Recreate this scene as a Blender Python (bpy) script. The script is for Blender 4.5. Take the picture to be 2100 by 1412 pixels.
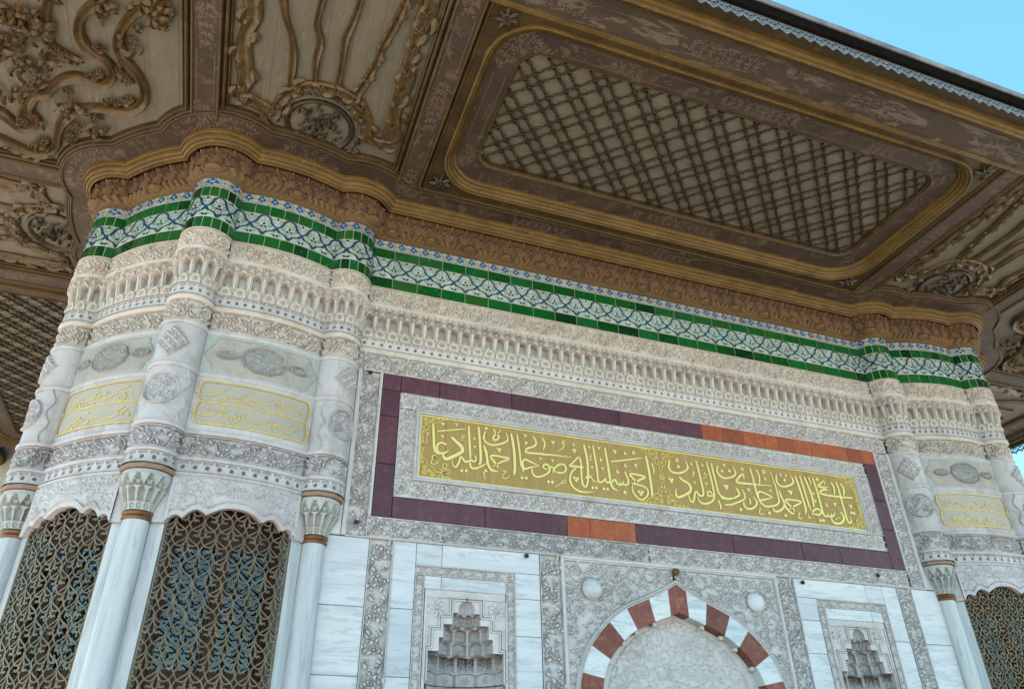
import bpy, math, random
import numpy as np
from mathutils import Matrix, Vector

for _o in list(bpy.data.objects):
    bpy.data.objects.remove(_o)
SC = bpy.context.scene
COL = SC.collection
rng = random.Random(7)
R = math.radians
ZO = 3.784            # height of the facade's reference line (bottom of the purple frame) over the paving

# ------------------------------------------------------------------ camera
cd = bpy.data.cameras.new('camera')
cam = bpy.data.objects.new('camera', cd)
COL.objects.link(cam)
cd.sensor_width = 36.0
cd.lens = 36.0 * 1530.0 / 2100.0
cd.clip_start, cd.clip_end = 0.05, 4000.0
_yaw, _pit, _rol = 0.361055208, 0.552467983, -0.0150220208
_f = Vector((math.sin(_yaw) * math.cos(_pit), math.cos(_yaw) * math.cos(_pit), math.sin(_pit)))
_r = Vector((math.cos(_yaw), -math.sin(_yaw), 0.0))
_u = _r.cross(_f)
_r, _u = _r * math.cos(_rol) + _u * math.sin(_rol), -_r * math.sin(_rol) + _u * math.cos(_rol)
_m = Matrix((_r, _u, -_f)).transposed().to_4x4()
_m.translation = Vector((-1.06013, -6.36362, -2.16398 + ZO))
cam.matrix_world = _m
SC.camera = cam

# ------------------------------------------------------------------ sky, sun, exposure
SUN_EL = R(58)
SUN_DIR = Vector((-0.96, 0.28, 0.0)).normalized() * math.cos(SUN_EL) + Vector((0, 0, math.sin(SUN_EL)))
W = bpy.data.worlds.new('World')
SC.world = W
W.use_nodes = True
wn, wl = W.node_tree.nodes, W.node_tree.links
wn.clear()
sky = wn.new('ShaderNodeTexSky')
sky.sky_type = 'NISHITA'
sky.sun_disc = False
sky.sun_elevation = SUN_EL
sky.sun_rotation = math.atan2(SUN_DIR.x, SUN_DIR.y)
sky.air_density, sky.dust_density, sky.ozone_density = 1.0, 0.4, 1.4
bg = wn.new('ShaderNodeBackground')
bg.inputs['Strength'].default_value = 0.12
wo = wn.new('ShaderNodeOutputWorld')
tint = wn.new('ShaderNodeMix'); tint.data_type = 'RGBA'; tint.blend_type = 'MULTIPLY'
tint.inputs[0].default_value = 1.0
tint.inputs[7].default_value = (0.87, 1.40, 1.27, 1)
wl.new(sky.outputs[0], tint.inputs[6])
wl.new(tint.outputs[2], bg.inputs[0])
wl.new(bg.outputs[0], wo.inputs[0])
sl = bpy.data.lights.new('sun', 'SUN')
sl.energy = 5.0
sl.angle = R(0.53)
sl.color = (1.0, 0.92, 0.82)
sun = bpy.data.objects.new('sun', sl)
COL.objects.link(sun)
sun.rotation_euler = SUN_DIR.to_track_quat('Z', 'Y').to_euler()
sun.location = (-20, 8, 40)
SC.view_settings.view_transform = 'Standard'
SC.view_settings.look = 'None'
SC.view_settings.exposure = 1.55
SC.view_settings.gamma = 1.0
SC.view_settings.use_curve_mapping = False
SC.cycles.max_bounces = 8
SC.cycles.diffuse_bounces = 1
SC.cycles.use_denoising = True

# ------------------------------------------------------------------ materials
def _mat(name):
    m = bpy.data.materials.new(name)
    m.use_nodes = True
    nt = m.node_tree
    b = nt.nodes['Principled BSDF']
    return m, nt, b

def _coords(nt, scale=(1, 1, 1), per_object=0.0):
    g = nt.nodes.new('ShaderNodeNewGeometry')
    mp = nt.nodes.new('ShaderNodeMapping')
    mp.inputs['Scale'].default_value = scale
    if per_object:
        oi = nt.nodes.new('ShaderNodeObjectInfo')
        mu = nt.nodes.new('ShaderNodeMath'); mu.operation = 'MULTIPLY'
        mu.inputs[1].default_value = per_object
        nt.links.new(oi.outputs['Random'], mu.inputs[0])
        cx = nt.nodes.new('ShaderNodeCombineXYZ')
        for k in range(3):
            nt.links.new(mu.outputs[0], cx.inputs[k])
        nt.links.new(cx.outputs[0], mp.inputs['Location'])
    nt.links.new(g.outputs['Position'], mp.inputs['Vector'])
    return mp.outputs[0]

def _noise(nt, vec, scale, detail=5, rough=0.6, dist=0.0):
    n = nt.nodes.new('ShaderNodeTexNoise')
    n.inputs['Scale'].default_value = scale
    n.inputs['Detail'].default_value = detail
    n.inputs['Roughness'].default_value = rough
    n.inputs['Distortion'].default_value = dist
    nt.links.new(vec, n.inputs['Vector'])
    return n.outputs[0]

def _ramp(nt, val, stops):
    r = nt.nodes.new('ShaderNodeValToRGB')
    e = r.color_ramp.elements
    while len(e) < len(stops):
        e.new(0.5)
    for k, (p, c) in enumerate(stops):
        e[k].position = p
        e[k].color = (c[0], c[1], c[2], 1) if isinstance(c, (tuple, list)) else (c, c, c, 1)
    nt.links.new(val, r.inputs[0])
    return r.outputs[0]

def _mix(nt, a, b, fac, mode='MIX'):
    m = nt.nodes.new('ShaderNodeMix')
    m.data_type = 'RGBA'
    m.blend_type = mode
    for sock, v in ((m.inputs[6], a), (m.inputs[7], b), (m.inputs[0], fac)):
        if isinstance(v, (tuple, list)):
            sock.default_value = (v[0], v[1], v[2], 1)
        elif isinstance(v, (int, float)):
            sock.default_value = v
        else:
            nt.links.new(v, sock)
    return m.outputs[2]

def _bump(nt, b, h, strength, dist=0.01):
    bm = nt.nodes.new('ShaderNodeBump')
    bm.inputs['Strength'].default_value = strength
    bm.inputs['Distance'].default_value = dist
    nt.links.new(h, bm.inputs['Height'])
    nt.links.new(bm.outputs[0], b.inputs['Normal'])

def m_stone(name, c0, c1, stain, stain_amt=0.5, rough=0.75, scale=1.0, bump=0.25, streak=0.5, vary=0.06, blotch=0.25):
    """weathered stone: two tones, blotchy stains with their own shape, vertical run-off streaks"""
    m, nt, b = _mat(name)
    v = _coords(nt)
    n1 = _noise(nt, v, 1.7 * scale, 6, 0.62, 0.3)
    base = _mix(nt, c0, c1, _ramp(nt, n1, [(0.3, 0.0), (0.72, 1.0)]))
    n2 = _noise(nt, v, 5.5 * scale, 8, 0.7, 0.6)
    f2 = _ramp(nt, n2, [(0.5, 0.0), (0.78, stain_amt)])
    base = _mix(nt, base, stain, f2)
    vs = _coords(nt, (9, 9, 0.7))
    n3 = _noise(nt, vs, 1.4, 5, 0.6)
    base = _mix(nt, base, stain, _ramp(nt, n3, [(0.56, 0.0), (0.85, stain_amt * streak)]))
    oi = nt.nodes.new('ShaderNodeObjectInfo')
    base = _mix(nt, base, _ramp(nt, oi.outputs['Random'], [(0.0, (1 - vary, 1 - vary, 1 - vary)), (0.45, (1, 1 - vary * .35, 1 - vary * .5)), (1.0, (1, 1, 1))]), 1.0, 'MULTIPLY')
    n5 = _noise(nt, v, 19 * scale, 6, 0.75, 1.2)
    base = _mix(nt, base, stain, _ramp(nt, n5, [(0.62, 0.0), (0.74, stain_amt * blotch)]))
    n4 = _noise(nt, v, 70, 3, 0.6)
    base = _mix(nt, base, _ramp(nt, n4, [(0.25, 0.72), (0.6, 1.0)]), 0.5, 'MULTIPLY')
    nt.links.new(base, b.inputs['Base Color'])
    b.inputs['Roughness'].default_value = rough
    b.inputs['Specular IOR Level'].default_value = 0.35
    _bump(nt, b, n4, bump, 0.004)
    return m

def m_marble(name, light, dark, scale=1.0, st=(0.55, 0.55, 2.6)):
    """polished grey and white veined marble, each slab cut from another place in the block"""
    m, nt, b = _mat(name)
    v = _coords(nt, st, 37.0)
    n1 = _noise(nt, v, 2.2 * scale, 7, 0.6, 0.9)
    c = _mix(nt, light, dark, _ramp(nt, n1, [(0.42, 0.0), (0.66, 1.0)]))
    v2 = _coords(nt, (st[0] * 1.4, st[1] * 1.4, st[2] * 2.1), 19.0)
    n2 = _noise(nt, v2, 2.6 * scale, 8, 0.66, 1.4)
    c = _mix(nt, c, (dark[0] * 0.68, dark[1] * 0.68, dark[2] * 0.7), _ramp(nt, n2, [(0.53, 0.0), (0.6, 0.55), (0.67, 0.0)]))
    oi = nt.nodes.new('ShaderNodeObjectInfo')
    c = _mix(nt, c, _ramp(nt, oi.outputs['Random'], [(0.0, (0.80, 0.83, 0.88)), (0.5, (1.0, 0.99, 0.97)), (1.0, (0.93, 0.94, 0.97))]), 1.0, 'MULTIPLY')
    vd = _coords(nt)
    n3 = _noise(nt, vd, 4, 6, 0.7)
    c = _mix(nt, c, (0.42, 0.36, 0.28), _ramp(nt, n3, [(0.6, 0.0), (0.85, 0.3)]))
    nt.links.new(c, b.inputs['Base Color'])
    b.inputs['Roughness'].default_value = 0.42
    _bump(nt, b, _noise(nt, vd, 45, 3), 0.12, 0.003)
    return m

def m_paint(name, c, worn, amt=0.5, rough=0.7, stretch=(1, 1, 1), scale=3.0, dark=0.55, bump=0.2, th=0.585):
    """old painted timber: streaky tone, flaked patches showing another coat"""
    m, nt, b = _mat(name)
    v = _coords(nt, stretch)
    n1 = _noise(nt, v, scale * 0.8, 6, 0.65, 0.4)
    base = _mix(nt, (c[0] * dark, c[1] * dark, c[2] * dark), c, _ramp(nt, n1, [(0.28, 0.0), (0.62, 1.0)]))
    n2 = _noise(nt, v, scale * 1.9, 9, 0.68, 0.8)
    base = _mix(nt, base, worn, _ramp(nt, n2, [(th, 0.0), (th + .035, amt)]))
    n3 = _noise(nt, _coords(nt), 60, 3)
    base = _mix(nt, base, _ramp(nt, n3, [(0.25, 0.7), (0.6, 1.0)]), 0.6, 'MULTIPLY')
    nt.links.new(base, b.inputs['Base Color'])
    b.inputs['Roughness'].default_value = rough
    b.inputs['Specular IOR Level'].default_value = 0.3
    _bump(nt, b, n2, bump, 0.006)
    return m

def m_glaze(name, cols, rough=0.12, speck=None):
    m, nt, b = _mat(name)
    oi = nt.nodes.new('ShaderNodeObjectInfo')
    k = len(cols) - 1
    c = _ramp(nt, oi.outputs['Random'], [(i / max(k, 1), col) for i, col in enumerate(cols)])
    v = _coords(nt, (1, 1, 1), 11.0)
    n = _noise(nt, v, 9, 5, 0.6)
    c = _mix(nt, c, _ramp(nt, n, [(0.3, 0.65), (0.7, 1.15)]), 0.8, 'MULTIPLY')
    if speck:
        n2 = _noise(nt, v, 55, 2, 0.5)
        c = _mix(nt, c, speck, _ramp(nt, n2, [(0.70, 0.0), (0.74, 0.8)]))
    nt.links.new(c, b.inputs['Base Color'])
    b.inputs['Roughness'].default_value = rough
    _bump(nt, b, n, 0.12, 0.004)
    return m

def m_plain(name, c, rough=0.6, metal=0.0, var=0.3, scale=12, spec=0.5):
    m, nt, b = _mat(name)
    v = _coords(nt)
    n = _noise(nt, v, scale, 5, 0.65)
    cc = _mix(nt, (c[0] * (1 - var), c[1] * (1 - var), c[2] * (1 - var)), c, _ramp(nt, n, [(0.3, 0.0), (0.65, 1.0)]))
    nt.links.new(cc, b.inputs['Base Color'])
    b.inputs['Roughness'].default_value = rough
    b.inputs['Metallic'].default_value = metal
    b.inputs['Specular IOR Level'].default_value = spec
    _bump(nt, b, n, 0.15, 0.003)
    return m

def m_glass(name):
    m, nt, b = _mat(name)
    nt.nodes.remove(b)
    out = nt.nodes['Material Output']
    gl = nt.nodes.new('ShaderNodeBsdfGlossy')
    gl.inputs['Roughness'].default_value = 0.03
    gl.inputs['Color'].default_value = (0.85, 0.92, 1.0, 1)
    tr = nt.nodes.new('ShaderNodeBsdfTransparent')
    tr.inputs['Color'].default_value = (0.5, 0.55, 0.55, 1)
    fr = nt.nodes.new('ShaderNodeFresnel')
    fr.inputs['IOR'].default_value = 1.75
    mx = nt.nodes.new('ShaderNodeMixShader')
    nt.links.new(fr.outputs[0], mx.inputs[0])
    nt.links.new(tr.outputs[0], mx.inputs[1])
    nt.links.new(gl.outputs[0], mx.inputs[2])
    nt.links.new(mx.outputs[0], out.inputs['Surface'])
    return m

M = {}
M['carved'] = m_stone('carved_marble', (0.70, 0.60, 0.595), (0.58, 0.49, 0.48), (0.33, 0.25, 0.185), 0.55)
M['carved_warm'] = m_stone('weathered_warm_marble', (0.67, 0.56, 0.51), (0.56, 0.455, 0.40), (0.33, 0.22, 0.13), 0.6)
M['carved_grey'] = m_stone('weathered_grey_marble', (0.62, 0.545, 0.555), (0.49, 0.42, 0.43), (0.27, 0.215, 0.165), 0.8, streak=.8)
M['slab'] = m_marble('veined_marble', (0.69, 0.62, 0.635), (0.575, 0.515, 0.535))
M['shaft'] = m_marble('shaft_marble', (0.57, 0.525, 0.53), (0.455, 0.42, 0.43), 0.8, (6, 6, 0.35))
M['medallion'] = m_stone('dark_grey_carving', (0.42, 0.385, 0.375), (0.33, 0.30, 0.295), (0.22, 0.18, 0.145), 0.6)
M['capital'] = m_stone('lichened_capital', (0.52, 0.475, 0.455), (0.43, 0.405, 0.385), (0.27, 0.22, 0.17), 0.6)
M['green_stone'] = m_stone('greenish_stone', (0.42, 0.43, 0.40), (0.47, 0.445, 0.435), (0.28, 0.24, 0.18), 0.4)
M['breccia'] = m_stone('pinkish_stone', (0.47, 0.39, 0.34), (0.37, 0.33, 0.315), (0.25, 0.18, 0.13), 0.7, scale=1.8)
M['porphyry'] = m_stone('purple_porphyry', (0.125, 0.036, 0.053), (0.086, 0.025, 0.040), (0.20, 0.115, 0.115), 0.5, 0.45, 2.4, 0.3, 0.8, vary=.28, blotch=.8)
M['brick_red'] = m_stone('orange_breccia', (0.40, 0.088, 0.028), (0.30, 0.062, 0.024), (0.50, 0.22, 0.11), 0.6, 0.5, 2.8, 0.3, 0.8, vary=.35, blotch=.8)
M['red_stone'] = m_stone('dark_red_stone', (0.26, 0.062, 0.042), (0.19, 0.044, 0.034), (0.36, 0.22, 0.13), 0.8, 0.5, 2.6, 0.3, 0.8, vary=.3, blotch=.8)
M['white_stone'] = m_marble('white_voussoir', (0.72, 0.665, 0.66), (0.52, 0.495, 0.525), 1.6)
M['gilt'] = m_plain('gilding', (0.90, 0.68, 0.21), 0.34, 0.2, 0.12, 30)
M['gilt_dull'] = m_plain('dull_gilding', (0.80, 0.50, 0.13), 0.42, 0.3, 0.3, 25)
M['gold_ground'] = m_paint('olive_gold_ground', (0.43, 0.258, 0.09), (0.49, 0.34, 0.20), 0.4, 0.6, (6, 6, 1), 3.0, 0.82, 0.08)
M['cart_ground'] = m_stone('cartouche_ground', (0.50, 0.415, 0.345), (0.43, 0.365, 0.315), (0.34, 0.26, 0.18), 0.35)
M['tile_green'] = m_glaze('green_glaze', [(0.002, 0.028, 0.009), (0.004, 0.075, 0.014), (0.006, 0.105, 0.018), (0.009, 0.10, 0.034), (0.022, 0.095, 0.018)], 0.12, (0.35, 0.4, 0.3))
M['tile_white'] = m_glaze('white_glaze', [(0.38, 0.46, 0.445), (0.47, 0.53, 0.50), (0.41, 0.45, 0.43)], 0.16)
M['tile_navy'] = m_plain('navy_glaze', (0.025, 0.045, 0.10), 0.15, 0, 0.3)
M['tile_blue'] = m_plain('blue_glaze', (0.03, 0.13, 0.38), 0.15, 0, 0.4)
M['tile_purple'] = m_plain('manganese_glaze', (0.06, 0.03, 0.05), 0.15, 0, 0.3)
M['tile_teal'] = m_plain('leaf_green_glaze', (0.05, 0.22, 0.16), 0.15, 0, 0.3)
M['tile_red'] = m_plain('red_glaze', (0.42, 0.13, 0.07), 0.2, 0, 0.3)
M['grout'] = m_plain('pale_grout', (0.52, 0.50, 0.40), 0.9, 0, 0.3)
M['brown'] = m_paint('brown_painted_timber', (0.076, 0.045, 0.029), (0.16, 0.112, 0.074), 0.6, 0.6, (1.4, 1.4, 1), 2.6, th=.56)
M['brown_x'] = m_paint('brown_board_paint', (0.078, 0.047, 0.031), (0.20, 0.15, 0.10), 0.65, 0.65, (0.45, 2.2, 1), 2.6, th=.55)
M['ochre'] = m_paint('ochre_moulding', (0.165, 0.094, 0.024), (0.24, 0.15, 0.045), 0.5, 0.42, (1.2, 1.2, 3), 4.0, 0.5)
M['ochre_dark'] = m_paint('dark_ochre_moulding', (0.072, 0.040, 0.012), (0.15, 0.09, 0.028), 0.5, 0.42, (1.2, 1.2, 3), 4.0, 0.5)
M['cream'] = m_paint('cream_painted_boards', (0.175, 0.142, 0.101), (0.26, 0.205, 0.118), 0.6, 0.7, (5, 0.8, 1), 3.0, 0.75)
M['cream_lat'] = m_paint('cream_boards_behind_lattice', (0.195, 0.155, 0.107), (0.25, 0.182, 0.098), 0.6, 0.7, (0.9, 4, 1), 3.0, 0.7)
M['scroll'] = m_plain('bronze_painted_carving', (0.125, 0.069, 0.021), 0.33, 0.15, 0.65, 14)
M['vine'] = m_plain('dark_gilt_vine', (0.048, 0.027, 0.010), 0.38, 0.1, 0.6, 18)
M['stencil'] = m_plain('stencilled_paint', (0.185, 0.122, 0.08), 0.7, 0, 0.5, 30)
M['terracotta'] = m_stone('terracotta_stucco', (0.195, 0.104, 0.056), (0.145, 0.080, 0.045), (0.045, 0.033, 0.025), 0.9, 0.7, 1.2, 0.3, 0.2)
M['stucco'] = m_stone('ochre_stucco', (0.185, 0.106, 0.042), (0.13, 0.075, 0.031), (0.09, 0.058, 0.03), 0.5, 0.7, 1.6, 0.3, 0.2)
M['zinc'] = m_plain('zinc_lace', (0.20, 0.20, 0.215), 0.5, 0.3, 0.35, 14)
M['lead'] = m_plain('lead_sheet', (0.22, 0.215, 0.22), 0.7, 0.0, 0.5, 6, spec=.2)
M['shade_board'] = m_plain('shade_black_board', (0.010, 0.008, 0.007), 0.9, 0, 0.4, spec=0.0)  # gutter board: deep shade under the lead edge put into its near-black colour
M['bronze'] = m_plain('cast_bronze', (0.20, 0.115, 0.060), 0.38, 0.35, 0.6, 9)
M['bronze_dark'] = m_plain('copper_ring', (0.25, 0.115, 0.055), 0.4, 0.5, 0.4, 16)
M['copper'] = m_stone('copper_toned_band', (0.36, 0.205, 0.125), (0.27, 0.165, 0.12), (0.20, 0.17, 0.15), 0.7)
M['redwood'] = m_paint('dark_red_joinery', (0.085, 0.026, 0.018), (0.13, 0.05, 0.03), 0.4, 0.4, (3, 3, 0.6), 4)
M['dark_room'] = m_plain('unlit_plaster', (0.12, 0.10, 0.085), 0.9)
M['iron'] = m_plain('rusty_iron', (0.035, 0.026, 0.022), 0.7, 0.3)
M['glass'] = m_glass('window_glass')
M['paving'] = m_stone('paving_stone', (0.50, 0.445, 0.37), (0.42, 0.375, 0.32), (0.3, 0.26, 0.21), 0.4, 0.85, 0.4)
M['rubble_a'] = m_stone('pale_wall_stone', (0.58, 0.50, 0.40), (0.48, 0.42, 0.35), (0.30, 0.24, 0.18), 0.5)
M['rubble_b'] = m_stone('ochre_wall_stone', (0.52, 0.37, 0.21), (0.45, 0.34, 0.23), (0.30, 0.22, 0.15), 0.5)
M['mortar'] = m_plain('lime_mortar', (0.42, 0.39, 0.34), 0.95)

# ------------------------------------------------------------------ object helpers
def tag(o, label=None, cat=None, group=None, kind=None):
    if label: o['label'] = label
    if cat: o['category'] = cat
    if group: o['group'] = group
    if kind: o['kind'] = kind
    return o

ROOT = bpy.data.objects.new('fountain_building', None)
COL.objects.link(ROOT)
ROOT.empty_display_size = 0.5
tag(ROOT, 'ornate marble fountain house with green tile frieze, gold inscription and wide painted timber eaves', 'fountain')

class MB:
    """collects vertices and faces, builds one mesh"""
    def __init__(s):
        s.v, s.f, s.m, s.n = [], [], [], 0
    def add(s, verts, faces, mat=0):
        verts = np.asarray(verts, float).reshape(-1, 3)
        s.v.append(verts)
        for f in faces:
            s.f.append([i + s.n for i in f])
            s.m.append(mat)
        s.n += len(verts)
    def grid(s, P, mat=0, keep=None, cu=False, cv=False):
        """P: (nu, nv, 3) array of points"""
        nu, nv = P.shape[:2]
        iu = np.arange(nu if cu else nu - 1)
        iv = np.arange(nv if cv else nv - 1)
        a, b = np.meshgrid(iu, iv, indexing='ij')
        a2, b2 = (a + 1) % nu, (b + 1) % nv
        q = np.stack([a * nv + b, a2 * nv + b, a2 * nv + b2, a * nv + b2], -1).reshape(-1, 4)
        if keep is not None:
            q = q[keep.reshape(-1)]
        s.v.append(P.reshape(-1, 3))
        s.f.extend((q + s.n).tolist())
        s.m.extend([mat] * len(q))
        s.n += nu * nv
    def box(s, x0, x1, y0, y1, z0, z1, mat=0, ch=0.0):
        """box; ch chamfers the edges of the face towards -y"""
        if ch:
            v = [(x0, y1, z0), (x1, y1, z0), (x1, y1, z1), (x0, y1, z1),
                 (x0, y0 + ch, z0), (x1, y0 + ch, z0), (x1, y0 + ch, z1), (x0, y0 + ch, z1),
                 (x0 + ch, y0, z0 + ch), (x1 - ch, y0, z0 + ch), (x1 - ch, y0, z1 - ch), (x0 + ch, y0, z1 - ch)]
            f = [(3, 2, 1, 0), (8, 9, 10, 11)]
            for k in range(4):
                j = (k + 1) % 4
                f += [(k, j, 4 + j, 4 + k), (4 + k, 4 + j, 8 + j, 8 + k)]
        else:
            v = [(x0, y0, z0), (x1, y0, z0), (x1, y1, z0), (x0, y1, z0), (x0, y0, z1), (x1, y0, z1), (x1, y1, z1), (x0, y1, z1)]
            f = [(3, 2, 1, 0), (4, 5, 6, 7), (0, 1, 5, 4), (1, 2, 6, 5), (2, 3, 7, 6), (3, 0, 4, 7)]
        s.add(v, f, mat)
    def mesh(s, name, mats, smooth=False):
        me = bpy.data.meshes.new(name)
        V = np.concatenate(s.v) if s.v else np.zeros((0, 3))
        me.from_pydata(V.tolist(), [], s.f)
        for mt in mats:
            me.materials.append(M[mt] if isinstance(mt, str) else mt)
        if len(mats) > 1:
            me.polygons.foreach_set('material_index', s.m)
        if smooth:
            me.polygons.foreach_set('use_smooth', [True] * len(s.f))
        me.update()
        return me
    def build(s, name, mats, parent=None, smooth=False, kind=None, label=None):
        if isinstance(mats, str): mats = [mats]
        return link(name, s.mesh(name, mats, smooth), parent, kind=kind, label=label)

def link(name, me, parent=None, mw=None, kind=None, label=None):
    """a part of the building (parent None) or a sub-part; coordinates are facade coordinates"""
    o = bpy.data.objects.new(name, me)
    COL.objects.link(o)
    if parent is None:
        o.parent = ROOT
        base = Matrix.Translation((0, 0, ZO))
    else:
        o.parent = parent
        base = Matrix.Identity(4)
    o.matrix_basis = base @ mw if mw is not None else base
    if kind: o['kind'] = kind
    if label: o['label'] = label
    return o

def copy_tree(o, mw, parent=None):
    """copy of a part with its sub-parts, moved by mw (in facade coordinates)"""
    base = Matrix.Translation((0, 0, ZO))
    c = o.copy(); COL.objects.link(c)
    c.parent = ROOT if parent is None else parent
    c.matrix_basis = base @ mw @ base.inverted() @ o.matrix_basis
    for ch in list(o.children):
        d = ch.copy(); COL.objects.link(d); d.parent = c
        d.matrix_basis = ch.matrix_basis.copy()
    return c

MIRX = Matrix(((-1, 0, 0, 6), (0, 1, 0, 0), (0, 0, 1, 0), (0, 0, 0, 1)))       # left half -> right half
DIAG = Matrix(((0, 1, 0, -2.65), (1, 0, 0, 2.65), (0, 0, 1, 0), (0, 0, 0, 1)))  # front side -> left side

# ------------------------------------------------------------------ surfaces: (u along, v up, d outwards) -> point
SC_C = np.array((-1.343, 1.307))          # centre of the left corner bay
RB, RC, RCOL = 1.59, 1.577, 0.197         # bay radius, ring of the pilasters, pilaster radius
TH = [-55.8, -106.9, -153.0, -205.0]      # pilasters, from the front wall round to the side wall
CP = [SC_C + RC * np.array((math.cos(R(t)), math.sin(R(t)))) for t in TH]
BAYC = [(TH[k] + TH[k + 1]) / 2 for k in range(3)]

def map_wall(u, v, d):
    u, v, d = np.broadcast_arrays(np.asarray(u, float), np.asarray(v, float), np.asarray(d, float))
    return np.stack([u, -d, v], -1)

def _mir(P):
    P = P.copy(); P[..., 0] = 6 - P[..., 0]
    return P

def map_bay(k, right=False, r0=RB):
    def f(u, v, d):
        u, v, d = np.broadcast_arrays(np.asarray(u, float), np.asarray(v, float), np.asarray(d, float))
        if right: u = -u
        th = R(BAYC[k]) + u / r0
        P = np.stack([SC_C[0] + (r0 + d) * np.cos(th), SC_C[1] + (r0 + d) * np.sin(th), v], -1)
        return _mir(P) if right else P
    return f

def map_col(k, right=False, r0=RCOL):
    def f(u, v, d):
        u, v, d = np.broadcast_arrays(np.asarray(u, float), np.asarray(v, float), np.asarray(d, float))
        if right: u = -u
        th = R(TH[k]) + u / r0
        P = np.stack([CP[k][0] + (r0 + d) * np.cos(th), CP[k][1] + (r0 + d) * np.sin(th), v], -1)
        return _mir(P) if right else P
    return f

def sebil_segments(d, nc=16, nb=20):
    """outline of the left corner bay at distance d in front of the walls, from the side wall to the front wall"""
    rb, rc = RB + d, RCOL + d
    al = math.acos(min((RC * RC + rb * rb - rc * rc) / (2 * RC * rb), 1.0))
    segs = []
    for k in (3, 2, 1, 0):
        c, t = CP[k], R(TH[k])
        lo, hi = t - al, t + al
        def loc(p): return math.atan2(p[1] - c[1], p[0] - c[0])
        pa = SC_C + rb * np.array((math.cos(lo), math.sin(lo)))
        pb = SC_C + rb * np.array((math.cos(hi), math.sin(hi)))
        if k == 3:
            dx = (-2.65 - d) - c[0]
            pa = np.array((-2.65 - d, c[1] + math.sqrt(max(rc * rc - dx * dx, 1e-6))))
        if k == 0:
            dy = -d - c[1]
            pb = np.array((c[0] + math.sqrt(max(rc * rc - dy * dy, 1e-6)), -d))
        a0, a1 = loc(pa), loc(pb)
        while a0 > t: a0 -= 2 * math.pi
        while a0 < t - math.pi * 1.01: a0 += 2 * math.pi
        while a1 < t: a1 += 2 * math.pi
        while a1 > t + math.pi * 1.01: a1 -= 2 * math.pi
        A = np.linspace(a0, a1, nc + 1)
        segs.append(('col', k, np.stack([c[0] + rc * np.cos(A), c[1] + rc * np.sin(A)], -1)))
        if k > 0:
            t0, t1 = t + al, R(TH[k - 1]) - al
            A = np.linspace(t0, t1, nb + 1)
            segs.append(('bay', k - 1, np.stack([SC_C[0] + rb * np.cos(A), SC_C[1] + rb * np.sin(A)], -1)))
    return segs

def outline(d, which='all'):
    S = sebil_segments(d)
    L = np.concatenate([s[2] for s in S])
    Rr = L[::-1].copy(); Rr[:, 0] = 6 - Rr[:, 0]
    if which == 'left': return L
    if which == 'right': return Rr
    if which == 'front': return np.array([L[-1], Rr[0]])
    side0 = np.array([(-2.65 - d, 9.6)])
    side1 = np.array([(8.65 + d, 9.6)])
    return np.concatenate([side0, L, Rr, side1])

def sweep(name, profile, mat, parent=None, which='all', smooth=True, cap=False):
    rows = []
    for d, z in profile:
        o = outline(d, which)
        rows.append(np.concatenate([o, np.full((len(o), 1), z)], 1))
    P = np.stack(rows, 1)
    mb = MB(); mb.grid(P)
    return shade(mb.build(name, mat, parent, smooth))

def shade(o, ang=40):
    """smooth shading with crisp creases"""
    me = o.data
    me.polygons.foreach_set('use_smooth', [True] * len(me.polygons))
    try:
        me.set_sharp_from_angle(angle=R(ang))
    except Exception:
        pass
    return o

# ------------------------------------------------------------------ strokes: drawn lines that become carving, paint or gilding
def crom(pts, n=4):
    """Catmull-Rom resampling"""
    p = np.asarray(pts, float)
    if len(p) < 3: 
        t = np.linspace(0, 1, n * 2 + 1)[:, None]
        return p[0] * (1 - t) + p[-1] * t
    q = np.vstack([2 * p[0] - p[1], p, 2 * p[-1] - p[-2]])
    out = []
    t = np.linspace(0, 1, n, endpoint=False)[:, None]
    for i in range(1, len(q) - 2):
        a, b, c, d = q[i - 1], q[i], q[i + 1], q[i + 2]
        out.append(0.5 * ((2 * b) + (-a + c) * t + (2 * a - 5 * b + 4 * c - d) * t ** 2 + (-a + 3 * b - 3 * c + d) * t ** 3))
    out.append(p[-1:])
    return np.concatenate(out)

_lift = [0]
def lift():
    """laid lines cross each other: no two lie at quite the same height"""
    _lift[0] = (_lift[0] + 1) % 61
    return _lift[0] * 2.5e-5

def ribbon(mb, pts, w, fmap, d0, th, mat=0, side=True):
    """flat raised band along a 2-D line; w: width or widths"""
    p = np.asarray(pts, float)
    n = len(p)
    th = th + lift()
    w = np.broadcast_to(np.asarray(w, float), (n,)) * 0.5
    t = np.gradient(p, axis=0)
    t /= np.maximum(np.linalg.norm(t, axis=1), 1e-9)[:, None]
    nr = np.stack([-t[:, 1], t[:, 0]], -1)
    a, b = p + nr * w[:, None], p - nr * w[:, None]
    if side:
        cols = [fmap(a[:, 0], a[:, 1], d0), fmap(a[:, 0] , a[:, 1], d0 + th), fmap(b[:, 0], b[:, 1], d0 + th), fmap(b[:, 0], b[:, 1], d0)]
    else:
        cols = [fmap(a[:, 0], a[:, 1], d0 + th), fmap(b[:, 0], b[:, 1], d0 + th)]
    P = np.stack(cols, 1)
    mb.grid(P, mat)
    if side:
        k = mb.n - n * 4
        mb.f.append([k, k + 1, k + 2, k + 3]); mb.m.append(mat)
        e = mb.n - 4
        mb.f.append([e + 3, e + 2, e + 1, e]); mb.m.append(mat)

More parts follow.
